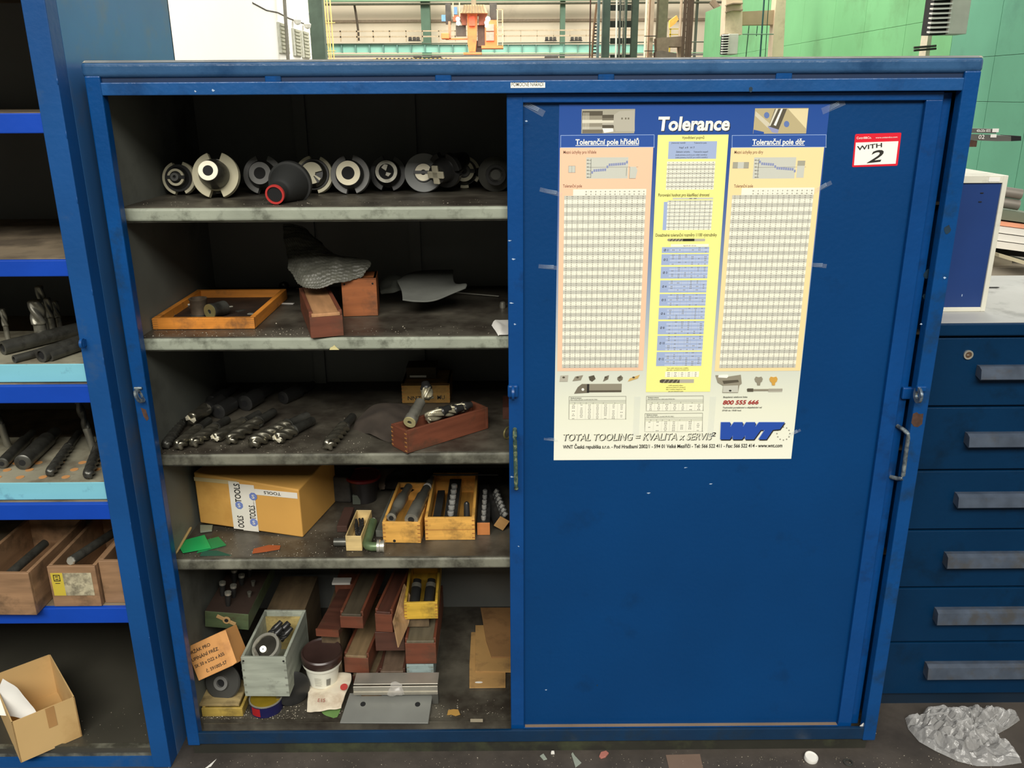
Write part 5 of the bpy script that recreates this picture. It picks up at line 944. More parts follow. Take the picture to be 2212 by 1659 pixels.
t = thing('steel_pin', 'small bright stepped pin in the bearing ring', 'pin', c+V((-.006, -.012, .002)), rot=axis_rot(V((.1, -.75, .65)))); obj('pin_body', MB().lathe([(.010, -.02), (.010, .0), (.0095, .001)], 24), mat('satin_pin', G(206, 204, 190), .4, .6), t, smooth=True); obj('centre_hole', MB().lathe([(.002, .001), (.002, .0014)], 12), BLACK, t)
tag(obj('steel_pin', MB().tube([c+V((-.034, -.008, .002)), c+V((-.014, -.04, -.006))], .0045, 12), STEEL, smooth=True), 'bright pin lying at the left in the bearing ring', 'pin')
for i, (x, y, r) in enumerate(((.045, .13, .011), (.06, .155, .012), (.075, .13, .010), (.035, .16, .010))):
    p0 = loc(rt, x, y, h_-.035); drill('drill_bit', ['dark bit behind the bearing ring, nearest one', 'dark thick bit deep in the grey wooden box', 'dark bit at the right side of the grey box', 'dark bit at the left rear of the grey box'][i], p0, p0+V((.5, .4, .45)).normalized()*.05, r, .5, 4, .3, BLKOX if i else STEELM, BLKOX, None, .8, .4, cat='bit')
t = thing('added_support_box', 'dark low support box added unseen under the grey wooden box', 'box', (loc(rt, .012, .09, 0).x, loc(rt, .012, .09, 0).y, ZB_)); obj('box_body', MB().box(0, .085, 0, .14, 0, .135-ZB_-.001), WBRN('y'), t)  # unseen box, put in only to hold the grey one up
# a second grey box behind
t = thing('wooden_box', 'dark olive wooden box behind the grey one on the bottom shelf', 'box', loc(GB, .0, .255, 0)-V((0, 0, .055))); obj('box_body', MB().box(0, .12, 0, .2, 0, gh+.05), WBRN('y'), t, bev=.001)
t.location.z = ZB_
# reel hub + boards
P = U((470, 1512), 'z', ZB_+.06)
rt2, w, h_, d_ = crate('wooden_box', 'low yellowish wooden box under the dark reel on the bottom shelf', (437, 1548), (525, 1548), (437, 1531), lambda ax='x': wood('olive_yellow_wood', G(176, 150, 72), ax), z0=ZB_, d=.13, yaw=0, t=.008)
obj('top_panel', MB().box(-.012, w-.012, .01, .12, h_, h_+.008), wood('pale_board', G(170, 150, 104), 'x'), rt2, bev=.001)
t = thing('reel_disc', 'dark round reel with a grey hub ring, bottom left shelf', 'reel', loc(rt2, w*.42, .055, h_+.05), rot=(PI/2-.35, 0, -.1))
obj('disc', MB().lathe([(.03, -.016), (.052, -.012), (.054, -.002), (.05, .002), (.02, .004)], 44), mat('dark_rubber', G(56, 56, 52), .6, var=.15), t, smooth=True); obj('hub', MB().ring(.021, .012, 0, .014, 36), mat('hub_grey', G(128, 128, 124), .45, .3), t, smooth=True); obj('hub_bore', MB().lathe([(.012, .003), (.012, .0045)], 24), BLACK, t)
tag(obj('steel_ring', MB().ring(.012, .008, -.004, .004, 24, Matrix.Translation(loc(rt2, w*.9, .10, h_+.075)) @ RZ(PI/2, 4, 'X')), BLKOX, smooth=True), 'small dark ring right of the reel', 'ring')
# tin can
c = U((563, 1563), 'z', ZB_+.001); c.y = .064+.0475
t = thing('tin_can', 'open tin can with golden inside and blue red label', 'can', c)
r = .047; obj('can_wall', MB().lathe([(r, 0), (r, .036), (r-.001, .036), (r-.0012, .002), (0, .002)], 44), [mat('can_navy', G(30, 30, 74), .35, var=.1)], t, smooth=True)
obj('gold_lining', MB().lathe([(r-.0022, .035), (r-.0024, .004), (0, .004)], 44), mat('gold_lacquer', G(206, 178, 60), .3, .7, var=.15, vs=20), t, smooth=True); obj('rim', MB().ring(r+.0012, r-.0025, .0345, .0375, 44), STEEL, t, smooth=True)
obj('red_label', MB().lathe([(r+.0005, .004), (r+.0005, .031)], 12, a0=-PI/2-.75, a1=-PI/2-.12), mat('label_red', G(160, 30, 34), .5), t, smooth=True)
# black disc
t = thing('black_disc', 'black round plate standing behind the grey box, beside the bucket', 'disc', U((632, 1488), 'z', ZB_+.05), rot=(PI/2-.2, 0, .5)); obj('plate', MB().lathe([(.02, -.008), (.05, -.006), (.052, 0), (.048, .003), (0, .003)], 44), BLKOX, t, smooth=True)
# bucket
c = U((698, 1466), 'z', ZB_+.035); t = thing('plastic_bucket', 'small white plastic bucket with a dark brown lid', 'bucket', c, rot=(.08, .05, 0))
BKT = mat('white_plastic', G(232, 232, 218), .4, var=.03)
obj('bucket_body', MB().lathe([(.0, 0), (.044, 0), (.052, .068), (.058, .069), (.059, .08), (.055, .082)], 48), BKT, t, smooth=True)
obj('lid', MB().lathe([(.0585, .078), (.061, .082), (.061, .104), (.057, .108), (.053, .104), (.051, .1025), (0, .1025)], 48), mat('dark_brown_lid', G(58, 42, 38), .3, var=.15, vs=14), t, smooth=True)
mb = MB()
for k in range(9): mb.add([((.0465+.0012*z/.01)*math.cos(a), (.0465+.0012*z/.01)*math.sin(a), z) for z, a in ((.012, -1.15+.03*k), (.012, -1.15+.03*k+.016), (.04, -1.15+.03*k+.016), (.04, -1.15+.03*k))], [(0, 1, 2, 3)])
obj('barcode', mb, INK, t); mb = MB()
for k in range(9): mb.add([((.0465+.0012*z/.01)*math.cos(a), (.0465+.0012*z/.01)*math.sin(a), z) for z, a in ((.012+.004*k, -1.85), (.012+.004*k, -1.85+R(.3, .5)), (.0135+.004*k, -1.45), (.0135+.004*k, -1.85))], [(0, 1, 2, 3)])
obj('printed_lines', mb, mat('soft_grey_print', G(170, 168, 156), .5), t)
# newspaper
g_ = [[U((700, 1458), 'z', ZB_+.03), U((728, 1453), 'z', ZB_+.04), U((757, 1454), 'z', ZB_+.04)], [U((672, 1478), 'z', ZB_+.03), U((715, 1478), 'z', ZB_+.034), U((757, 1470), 'z', ZB_+.04)], [U((664, 1510), 'z', ZB_+.018), U((700, 1506), 'z', ZB_+.03), U((745, 1502), 'z', ZB_+.03)], [U((663, 1536), 'z', ZB_+.004), U((692, 1536), 'z', ZB_+.016), U((738, 1528), 'z', ZB_+.02)]]
nw = thing('newspaper', 'crumpled folded newspaper under the white bucket', 'newspaper', U((700, 1520), 'z', ZB_))
o = obj('pages', sheet(g_, 28, 28, .004, 30), mat('newsprint', G(216, 206, 184), .8, var=.08, vs=20, dirt=G(170, 146, 120), da=.3, ds=8), nw, smooth=2, world=True); o.modifiers.new('s', 'SOLIDIFY').thickness = .004
g_ = [[U((690, 1530), 'z', ZB_+.006), U((740, 1515), 'z', ZB_+.012)], [U((700, 1543), 'z', ZB_+.003), U((735, 1535), 'z', ZB_+.004)], [U((720, 1552), 'z', ZB_+.001), U((728, 1550), 'z', ZB_+.001)]]
obj('green_page', sheet(g_, 8, 8, .002, 30), mat('green_print', G(96, 130, 70), .7), nw, smooth=2, world=True)
obj('red_spot', MB().lathe([(.011, 0), (.011, .0008)], 24, Matrix.Translation(U((743, 1484), 'z', ZB_+.048)) @ RZ(.35, 4, 'X')), mat('red_print', G(176, 56, 50), .7), nw, world=True)
text('E15', nw, mat('brown_red_print', G(140, 70, 60), .7), U((686, 1516), 'z', ZB_+.036)-nw.location, (1, -.05, 0), (0, .8, .4), .022, .012, .01)
# steel plate with two holes
t, w, h_ = slab('steel_plate', 'flat grey steel plate with two round holes at the front', U((734, 1561), 'z', ZB_+.001), U((925, 1562), 'z', ZB_+.001), U((747, 1497), 'z', ZB_+.028), .006, None, 'plate')
obj('plate', MB().add([(0, 0, 0), (w, 0, 0), (w+.004, 0, h_), (.012, 0, h_), (0, .006, 0), (w, .006, 0), (w+.004, .006, h_), (.012, .006, h_)], [(0, 1, 2, 3), (7, 6, 5, 4), (0, 4, 5, 1), (1, 5, 6, 2), (2, 6, 7, 3), (3, 7, 4, 0)]), mat('satin_steel_plate', G(150, 152, 146), .4, .5, var=.08, vs=10), t, bev=.0008, seg=1)
for fx in (.21, .84): obj('hole', MB().lathe([(.0078, -.0006), (.0078, .0008)], 24, Matrix.Translation((w*fx+.004, 0, h_*.62)) @ RZ(PI/2, 4, 'X')), BLACK, t)
P = U((764, 1500), 'y', .118)
t = thing('aluminium_profile', 'short aluminium channel profile behind the steel plate', 'profile', P); AL = mat('aluminium', G(176, 172, 160), .4, .6, var=.12, vs=14); w = U((946, 1500), 'y', .118).x-P.x
obj('web', MB().box(0, w, .008, .06, .026, .030), AL, t, bev=.0005, seg=1); obj('web', MB().box(0, w, 0, .005, 0, .026), AL, t, bev=.0005, seg=1); obj('rib', MB().box(0, w, -.003, .0, .006, .009).box(0, w, -.003, 0, .0, .003), AL, t)
obj('leg', MB().box(w-.018, w, .004, .03, -(P.z-ZB_)+.001, 0), mat('profile_end_dark', G(90, 90, 84), .5, .4), t); t2 = thing('wood_block', 'dark prop block added under the left end of the aluminium profile', 'block', (P.x+.02, P.y+.01, ZB_)); obj('block_body', MB().box(0, .06, 0, .04, 0, P.z-ZB_-.001), WBRN('y'), t2)  # the block is an unseen prop added to carry the left end
g_ = [[Y_(840, 1490, .116), Y_(850, 1472, .116), Y_(868, 1478, .118)], [Y_(836, 1500, .112), Y_(856, 1488, .108), Y_(872, 1492, .112)], [Y_(848, 1504, .108), Y_(860, 1502, .104), Y_(876, 1502, .11)]]
tag(obj('film_scrap', sheet(g_, 14, 14, .004, 60), mat('clear_film', G(200, 196, 190), .2, alpha=.4, spec=.8), smooth=2), 'crumpled clear film on the aluminium profile', 'film')
# stack of long boxes
ydeep = .23
crate('wooden_box', 'grubby red box on the bottom shelf floor, left of the sawdust covered one', (762, 1477), (819, 1477), (760, 1452), WREDD, Y=.215, d=.3, yaw=-.12, lid=WBRN('y'))
crate('wooden_box', 'grubby red box with chips on its lid on the bottom shelf floor', (820, 1475), (876, 1475), (819, 1448), WREDD, Y=.215, d=.28, yaw=0, lid=wood('grubby_lid', G(104, 86, 70), 'y'))
crate('wooden_box', 'small pale blue grey fronted box right of the grubby red boxes', (880, 1478), (938, 1478), (878, 1436), lambda ax='y': wood('pale_blue_grey_wood', G(150, 168, 166), ax), Y=.21, d=.28, yaw=0, joints=mat('grey_joint', G(128, 132, 120), .8))
crate('wooden_box', 'red fronted box with pale dusty lid, middle of the left stack', (745, 1452), (799, 1452), (744, 1412), WRED, Y=.205, d=.33, yaw=-.1, lid=wood('dusty_lid', G(120, 100, 72), 'y'))
crate('wooden_box', 'red long box on top of the left stack, turned aslant', (736, 1356), (787, 1369), (740, 1323), WRED, Y=.2, d=.32, bk=(778, 1240), lid=wood('grubby_dark_lid', G(72, 64, 50), 'y'))
crate('wooden_box', 'dark red box beneath the red brown one with the leaning board', (812, 1406), (875, 1407), (811, 1366), WREDD, Y=.225, d=.3, yaw=0)
crate('wooden_box', 'red brown box standing on the dark red one, board leaning beside it', (812, 1364), (850, 1362), (809, 1318), WRED, Y=.222, d=.3, yaw=-.12, lid=WREDD('y'))
crate('wooden_box', 'brown fronted box with grey dusty lid under the yellow box', (877, 1434), (943, 1432), (875, 1382), WRED, Y=.205, d=.3, yaw=0, lid=wood('grey_dusty_lid', G(98, 90, 72), 'y'))
rt, w, h_, d_ = crate('wooden_box', 'yellow fronted open box with two dark sleeves on the right stack', (874, 1338), (946, 1334), (869, 1303), lambda ax='x': wood('mustard_paint_wood', G(214, 174, 62), ax), Y=.245, d=.26, yaw=.03, joints=JD)
t = thing('added_support_box', 'dark support box added between the yellow box and the brown one', 'box', loc(rt, .002, .02, -.04)); obj('box_body', MB().box(0, .07, 0, .2, 0, .039), WBRN('y'), t)  # added to close the gap below the yellow box
for i, x in enumerate((.26, .7)):
    p0 = loc(rt, w*x, .05, .022); t = thing('tool_sleeve', ['left dark sleeve in the yellow fronted box', 'right dark sleeve in the yellow fronted box'][i], 'tool sleeve', p0, rot=axis_rot(V((.05, .8, .45)))); obj('sleeve_body', MB().lathe([(.012, 0), (.0165, .004), (.0165, .05), (.013, .055), (.013, .08)], 24), BLKOX, t, smooth=True); obj('collar', MB().ring(.0155, .010, .052, .066, 24), STEELM, t, smooth=True)
mb = MB(); P = [Y_(872, 1262, .34), Y_(848, 1343, .2), Y_(859, 1399, .19), Y_(880, 1350, .24), Y_(890, 1300, .3)]
mb.add([*P, *[p+V((.003, .002, 0)) for p in P]], [(0, 1, 2, 3, 4), (9, 8, 7, 6, 5)]+[(i, i+5, (i+1) % 5+5, (i+1) % 5) for i in range(5)])
tag(obj('thin_board', mb, wood('thin_ply', G(160, 128, 92), 'z')), 'thin plywood board leaning between the red brown and yellow boxes', 'board')
t = thing('wooden_box', 'long dark red box left of the stack behind the bucket', 'box', U((684, 1372), 'y', .2), -.12); obj('box_body', MB().box(0, .07, 0, .3, 0, .02), WREDD('x'), t, bev=.001)
t2 = thing('wooden_box', 'assumed dark wooden box under the long dark red one', 'box', (t.location.x+.006, t.location.y+.03, ZB_), 0); obj('box_body', MB().box(0, .055, 0, .24, 0, t.location.z-ZB_-.001), WBRN('y'), t2)  # lower box is assumed, filled in from the shelf to carry the red one
obj('front_lip', MB().box(0, .07, -.004, .0, 0, .024), WRED('x'), t)
t = thing('wooden_box', 'brown wooden box end behind the red long boxes', 'box', Y_(727, 1312, .42)); obj('box_body', MB().box(0, .07, 0, .15, 0, .085), WRED('z'), t, bev=.001); obj('paper_strip', MB().box(-.008, .05, -.002, .03, .085, .092), PAPER, t)
t2 = thing('wooden_box', 'dark box added beneath the brown wooden box end at the back', 'box', (t.location.x, t.location.y, ZB_)); obj('box_body', MB().box(0, .07, 0, .15, 0, t.location.z-ZB_-.001), WBRN('y'), t2)  # unseen stand added to bring the brown box end up to its height
# cardboard sheets
CARDS = mat('grubby_cardboard_sheet', G(176, 138, 84), .75, var=.1, vs=8, dirt=G(110, 84, 56), da=.3, ds=10)
for i, (pts, z, m, lb_) in enumerate((([(1014, 1487), (1014, 1440), (1018, 1368), (1092, 1368), (1092, 1486)], .001, CARDS, 'lowest cardboard sheet with a handle hole on the bottom shelf'), ([(1027, 1452), (1027, 1353), (1043, 1353), (1110, 1353), (1110, 1453)], .006, CARDS, 'middle cardboard sheet on the bottom shelf'), ([(1062, 1421), (1050, 1385), (1038, 1315), (1120, 1315), (1120, 1421)], .012, mat('stained_board', G(150, 112, 70), .75, var=.15, vs=8, dirt=G(90, 62, 40), da=.4, ds=8), 'stained brown board on top of the cardboard sheets'))):
    P = [U(p, 'z', ZB_+z) for p in pts]; c = P[0]; t = thing('cardboard_sheet', lb_, 'cardboard sheet', c); obj('sheet', MB().prism([((p-c).x, (p-c).y) for p in P], 0, .0045), m, t)
    if i == 0: obj('handle_hole', MB().prism([(.028+.012*math.cos(k*PI/6), .022+.004*math.sin(k*PI/6)) for k in range(12)], .0046, .005), PAPER, t)
for i, (pts, m, lb_) in enumerate((([(966, 1545), (968, 1535), (980, 1533), (990, 1534), (994, 1544), (984, 1547), (975, 1544)], mat('ochre_scrap', G(176, 136, 66), .8), 'torn ochre cardboard scrap on the bottom shelf floor'), ([(1016, 1560), (1016, 1554), (1043, 1554), (1043, 1560)], mat('tan_strip', G(160, 150, 128), .7), 'short tan strip on the bottom shelf floor near the door'))):
    P = [U(p, 'z', ZB_+.001) for p in pts]; c = P[0]; t = thing('scrap', lb_, 'scrap', c); obj('scrap_body', MB().prism([((p-c).x, (p-c).y) for p in P], 0, .002), m, t)
# swarf and dust chips
def chips(name, label, n, area_, z, m, smin=.0006, smax=.0022, parent=None):
    mb = MB()
    for k in range(n):
        x, y = area_(); s = R(smin, smax)*(R(.4, 1)); a = R(0, 6.28); c = V((x, y, z))
        mb.add([c+V((s*math.cos(a), s*math.sin(a), 0)), c+V((s*math.cos(a+2.1), s*math.sin(a+2.1), s*.3)), c+V((s*math.cos(a+4.2), s*math.sin(a+4.2), 0)), c+V((0, 0, s*.8))], [(0, 1, 3), (1, 2, 3), (2, 0, 3), (0, 2, 1)])
    o = obj(name, mb, m); tag(o, label, 'shavings', None, 'stuff')
CH = mat('metal_chips', G(158, 150, 132), .4, .3)
chips('metal_shavings', 'fine metal shavings scattered on the top shelf', 150, lambda: (R(.03, .9), .06+abs(random.gauss(0, .08))), Z1+.0003, CH, .0006, .0018)
chips('metal_shavings', 'pale chips scattered along the front of the second shelf', 260, lambda: (R(.02, .9) if R(0, 1) > .5 else R(.02, .45), .06+abs(random.gauss(0, .05))), Z2+.0003, CH, .0006, .0026)
chips('metal_shavings', 'fine shavings between the end mills on the third shelf', 260, lambda: (R(.02, .55), .055+abs(random.gauss(0, .07))), Z3+.0003, CH, .0006, .002)
chips('metal_shavings', 'shavings scattered on the fourth shelf', 380, lambda: (R(.03, .6), .06+abs(random.gauss(0, .09))), Z4+.0003, CH, .0006, .002)
chips('metal_shavings', 'thick scatter of metal shavings on the cabinet base shelf', 650, lambda: (R(.02, .3) if R(0, 1) > .3 else R(.3, .9), .062+abs(random.gauss(0, .04))), ZB_+.0003, CH, .0008, .003)
# ================================================================ CONTENTS OF THE LEFT SHELVING UNIT
CY = mat('pale_cyan_painted_board', G(122, 190, 206), .6, var=.08, vs=10, st=(.2, 1, 1), dirt=G(60, 96, 130), da=.18, ds=14)
CYT = mat('grubby_board_top', G(150, 146, 126), .7, var=.2, vs=10, dirt=G(90, 78, 60), da=.4, ds=8)
for (z0, z1, lb_, xr) in ((1.136, 1.184, 'pale cyan drill board on the upper shelf of the left unit', -.09), (.822, .872, 'pale cyan drill board with round holes on the lower shelf of the left unit', -.098)):
    t = thing('drill_board', lb_, 'tool board', (-.7, -.02, z0)); obj('board', MB().box(-.5, xr+.7, 0, .3, 0, z1-z0-.002), CY, t, bev=.002); obj('top_face', MB().box(-.5, xr+.7, .001, .3, z1-z0-.002, z1-z0), CYT, t)
    if z0 < 1:
        for i in range(9):
            for j in range(3):
                x = -.02-.058*i; p = V((x+.57, .028+.045*j, z1-z0+.0003)); obj('peg_hole', MB().lathe([(.010, 0), (.010, .0006)], 18, Matrix.Translation(p)), mat('hole_orange_wood', G(196, 140, 84), .8), t)
ZA, ZC = 1.184, .872
for i, (px, py, r, L, lb_) in enumerate(((106, 770, .016, .16, 'dark steel tube lying on the upper cyan board, nearest the upright'), (88, 768, .022, .2, 'thick dark hollow tube lying on the upper cyan board'), (30, 776, .012, .14, 'thin dark tube at the front of the upper cyan board'), (5, 752, .022, .2, 'dark tube at the picture edge on the upper cyan board'))):
    p0 = U((px, py), 'z', ZA+r*.8); t = thing('steel_tube', lb_, 'tube', p0, rot=axis_rot(V((.35 if i < 2 else .6, .9, .02)))); obj('tube_body', MB().ring(r*.8, r*.5, 0, L, 24), STEELD, t, smooth=True); obj('tube_bore', MB().lathe([(r*.5, .004), (r*.5, .005)], 16), BLACK, t)
for i, (px, py, r, hh_, lb_) in enumerate(((93, 742, .019, .115, 'stout end mill standing upright on the upper cyan board'), (116, 722, .010, .10, 'thin end mill standing behind the stout one'), (131, 716, .009, .085, 'thin drill standing nearest the upright of the shelving unit'), (102, 715, .012, .125, 'tall end mill standing behind the stout one'), (18, 735, .008, .085, 'thin bright pin standing at the picture edge'))):
    p0 = U((px, py), 'z', ZA); t = thing('end_mill', lb_, 'drill', p0, group='end mills standing on the upper cyan board'); obj('shank', MB().lathe([(r*.8, 0), (r*.8, hh_*.45), (r, hh_*.47)], 20), STEELM, t, smooth=True); mb = flute_mesh(r, hh_*.53, 3, .5, deep=.4); mb.v = [(x, y, hh_-z) for x, y, z in mb.v]; mb.f = [f[::-1] for f in mb.f]; obj('flutes', mb, STEELM, t, smooth=2)
for i, (a, b, r, lb_) in enumerate((((48, 1000), (150, 905), .021, 'thick dark milling arbor lying on the lower cyan board'), ((107, 1022), (170, 935), .0135, 'dark end mill lying between the pegs of the lower cyan board'), ((190, 1027), (226, 930), .0145, 'dark spiral end mill beside the upright on the lower cyan board'), ((4, 1002), (80, 925), .015, 'dark tube at the picture edge on the lower cyan board'))):
    p0 = U(a, 'z', ZC+r); p1 = U(b, 'z', ZC+r)
    if i in (1, 2): drill('end_mill', lb_, p0, p1, r, .62, 4, 1.6, STEELD, STEELD, None, .75, .34)
    else: t = thing('arbor', lb_, 'tool arbor', p0, rot=axis_rot(p1-p0)); obj('arbor_body', MB().lathe([(r*.8, 0), (r, .003), (r, .16), (r*.8, .165), (r*.7, .22)], 28), STEELD, t, smooth=True); obj('bore', MB().lathe([(r*.4, -.0006), (r*.4, .0002)], 18), BLACK, t)
for i, (px, py) in enumerate(((203, 975), (18, 965))):
    p0 = U((px, py), 'z', ZC); drill('end_mill', ['dark drill standing upright beside the upright post on the lower cyan board', 'dark drill standing at the picture edge on the lower cyan board'][i], p0+V((-.02, 0, .15)), p0, .011, .55, 2, 1., STEELD, STEELM, None, .9, .4)
# wooden boxes on the fifth shelf of the left unit
TW = lambda ax='y': wood('worn_brown_box_wood', G(146, 114, 84), ax, da=.25)
Z5 = .518
rt, w, h_, d_ = crate('wooden_box', 'worn brown open wooden box at the picture edge, jutting out of the left unit', (-60, 1328), (84, 1324), (-60, 1238), TW, z0=Z5, d=.3, yaw=-.02, t=.01)
B1 = rt
rt, w, h_, d_ = crate('wooden_box', 'worn wooden box with a yellow label in the left unit', (118, 1310), (224, 1304), (108, 1224), TW, z0=Z5, d=.3, yaw=0, t=.01)
B2, w2_ = rt, w
obj('yellow_label', MB().box(w*.05, w*.3, -.001, 0, h_*.28, h_*.84), mat('label_yellow', G(196, 176, 60), .6, var=.1), rt); obj('grubby_label', MB().box(w*.3, w*.9, -.001, 0, h_*.28, h_*.84), mat('label_grubby', G(176, 168, 140), .7, var=.3, vs=40, dirt=G(96, 90, 74), da=.5, ds=40), rt)
mb = MB()
for q in ((.1, .64, .24, .66), (.1, .78, .24, .8), (.1, .64, .115, .8), (.225, .64, .24, .8), (.14, .68, .2, .7), (.14, .74, .2, .76), (.12, .58, .22, .595)): mb.box(w*q[0], w*q[2], -.0014, -.001, h_*q[1], h_*q[3])
obj('label_mark', mb, INK, rt)
rt, w, h_, d_ = crate('wooden_box', 'worn brown wooden box against the upright in the left unit', (228, 1302), (300, 1299), (214, 1212), TW, z0=Z5, d=.3, yaw=0, t=.01)
for i, (root, x, L, r, m, lb_) in enumerate(((B2, .06, .2, .012, STEELM, 'dark bolt with a bright end in the labelled wooden box'), (B1, .12, .22, .014, STEELD, 'dark bar lying in the leftmost wooden box'), (B1, .05, .2, .012, STEELD, 'dark bar near the picture edge in the leftmost wooden box'), (B2, .09, .2, .010, STEELD, 'dark bar behind the bolt in the labelled wooden box'))):
    p0 = loc(root, x, .012 if i == 0 else .05, h_+.004 if i == 0 else .06); t = thing('steel_bar', lb_, 'bar', p0, rot=axis_rot(V((.12, 1, -.12 if i == 0 else .05)))); obj('bar_body', MB().lathe([(r*.9, 0), (r, .002), (r, L)], 20), STEELD, t, smooth=True)
    if i == 0: obj('bright_end', MB().lathe([(r*.8, -.006), (r*.98, -.002), (r*.98, .006)], 8), STEEL, t)
# cardboard tray at the bottom of the left unit
def ub(p, z): return U(p, 'z', z)
t = thing('cardboard_tray', 'open pale cardboard box with white paper inside, bottom of the left unit', 'box', (-.42, .12, .051))
A = ub((45, 1648), .051); B_ = U((178, 1590), 'z', .051); hC = .135
c0 = V((A.x-.0, A.y, .051)); c1 = V((B_.x, B_.y, .051)); dv = (c1-c0); nv = V((-dv.y, dv.x, 0)).normalized()
L1 = dv.length; back = c1+nv*.26; left = c0+nv*.26
def wall(p, q, h, nm='box_wall'):
    n2 = V((-(q-p).y, (q-p).x, 0)).normalized()*.003; up = V((0, 0, h)); mb = MB(); mb.add([p, q, q+up, p+up, p+n2, q+n2, q+n2+up, p+n2+up], [(0, 1, 2, 3), (7, 6, 5, 4), (0, 4, 5, 1), (1, 5, 6, 2), (2, 6, 7, 3), (3, 7, 4, 0)]); return obj(nm, mb, CARDP, t, world=True)
wall(c0, c1, hC); wall(c1, back, hC); wall(back, left, hC); wall(left, c0, hC)
mb = MB(); mb.add([c0, c1, back, left], [(0, 1, 2, 3)]); obj('box_bottom', mb, CARDP, t, world=True)
q0 = c0+dv*.52; q1 = c0+dv*.66; off = nv*-.001
mb = MB(); mb.add([q0+off+V((0, 0, .07)), q1+off+V((0, 0, .07)), q1+off+V((0, 0, hC)), q0+off+V((0, 0, hC))], [(0, 1, 2, 3)]); obj('brown_tape', mb, mat('brown_tape', G(176, 134, 84), .35), t, world=True)
p = c0+nv*.05+dv*.12+V((0, 0, .085)); sh_ = [[p+V((-.10, .12, .06)), p+V((-.05, .10, .05)), p+V((-.01, .07, .03))], [p+V((-.09, .06, .045)), p+V((-.03, .06, .035)), p+V((.03, .04, .005))], [p+V((-.07, .02, .02)), p+V((-.01, .02, .01)), p+V((.04, .02, -.01))]]
tag(obj('paper_wad', sheet(sh_, 16, 16, .006, 20), PAPER, smooth=2), 'white paper crumpled in the pale cardboard box', 'paper')
chips('dust_chips', 'few pale chips on the floor sheet of the left unit', 40, lambda: (R(-.35, -.1), R(-.02, .2)), .0505, CH, .001, .0022)
# ================================================================ RIGHT: drawer cabinet, things on it
dc = thing('drawer_cabinet', 'low dark blue metal drawer cabinet right of the tool cabinet', 'drawer cabinet', (2.6, .18, 0))
YD = .18
BT_ = mat('grey_blue_bench_top', G(176, 176, 172), .5, var=.08, vs=6, dirt=G(120, 120, 116), da=.2, ds=8)
obj('carcass', MB().box(1.985, 3.3, YD+.012, .76, .05, 1.18), BLUED, dc, world=True)
obj('top_slab', MB().box(1.975, 3.3, YD-.01, .77, 1.183, 1.217), BLUED, dc, world=True, bev=.004)
obj('top_sheet', MB().box(1.978, 3.3, YD-.006, .768, 1.2172, 1.2192), BT_, dc, world=True)
obj('plinth', MB().box(1.985, 3.3, YD+.02, .76, 0, .05), mat('plinth_dark_blue', G(12, 34, 52), .5), dc, world=True)
zs = [1.178, .983, .795, .61, .422, .235, .048]
HM = mat('worn_grey_handle_paint', G(70, 80, 94), .38, var=.25, vs=20, dirt=G(70, 68, 64), da=.35, ds=14)
hp = [(2137, 797, 822), (2113, 943, 968), (2083, 1074, 1099), (2056, 1204, 1230), (2034, 1325, 1352), (2012, 1443, 1470)]
for k in range(6):
    dw = obj('drawer', MB().box(1.988, 3.3, YD, YD+.014, zs[k+1]+.003, zs[k]-.003), BLUED, dc, world=True, bev=.0025)
    a = U((hp[k][0], hp[k][2]), 'y', YD-.03); b = U((hp[k][0], hp[k][1]), 'y', YD-.03); x0 = 2.165
    mb = MB(); pr = [(0, a.z+.006), (-.028, a.z), (-.031, a.z+.003), (-.026, b.z-.004), (-.014, b.z+.002), (0, b.z+.002)]
    n = len(pr); vs = [(x, YD+y, z) for x in (x0, 3.3) for y, z in pr]; mb.add(vs, [tuple(range(n)), tuple(range(2*n-1, n-1, -1))]+[(i, i+n, (i+1) % n+n, (i+1) % n) for i in range(n)])
    obj('drawer_handle', mb, HM, dw, world=True)
c = U((2091, 766), 'y', YD)
lk = obj('lock', MB().ring(.0125, .0085, -.004, .004, 28, Matrix.Translation(c) @ RZ(PI/2, 4, 'X')), STEEL, dc, smooth=True, world=True)
obj('lock_barrel', MB().lathe([(.0086, -.003), (.0086, .003)], 24, Matrix.Translation(c) @ RZ(PI/2, 4, 'X')), mat('lock_brown', G(120, 96, 76), .4, .6), lk, world=True); obj('keyhole', MB().box(-.005, .001, -.0045, -.003, -.001, .001, Matrix.Translation(c)), STEEL, lk, world=True)
bx = thing('sign_box', 'dark blue panel box with pale frame standing on the drawer cabinet', 'panel box', (2.1, .29, 1.22))
a = U((2125, 673), 'y', .29); b = U((2179, 379), 'y', .29); x1 = (a.x+b.x)/2+.001; zt_ = b.z
FRM = mat('pale_grey_frame', G(214, 212, 196), .5, var=.05, dirt=G(170, 166, 150), da=.15, ds=10)
obj('panel', MB().box(1.98, x1-.01, .293, .56, 1.225, zt_-.018), mat('royal_blue_panel', G(28, 58, 116), .4, var=.08), bx, world=True)
obj('frame', MB().box(x1-.013, x1, .288, .57, 1.2195, zt_).box(1.98, x1-.013, .288, .57, 1.2195, 1.231).box(1.98, x1-.013, .288, .57, zt_-.019, zt_), FRM, bx, world=True, bev=.001, seg=1)
s = U((2150, 388), 'y', .287); obj('label', MB().box(s.x-.017, s.x+.012, .2868, .2878, s.z-.005, s.z+.006), PAPER, bx, world=True)
for px, py in ((2121, 417), (2117, 436)): s = U((px, py), 'y', .2925); obj('slot', MB().box(s.x-.004, s.x+.004, .2915, .2935, s.z-.0012, s.z+.0012), BLACK, bx, world=True)
s = U((2078, 638), 'y', .2925); obj('scratch', MB().box(s.x-.001, s.x+.001, .2922, .293, s.z-.003, s.z+.003), WP, bx, world=True)
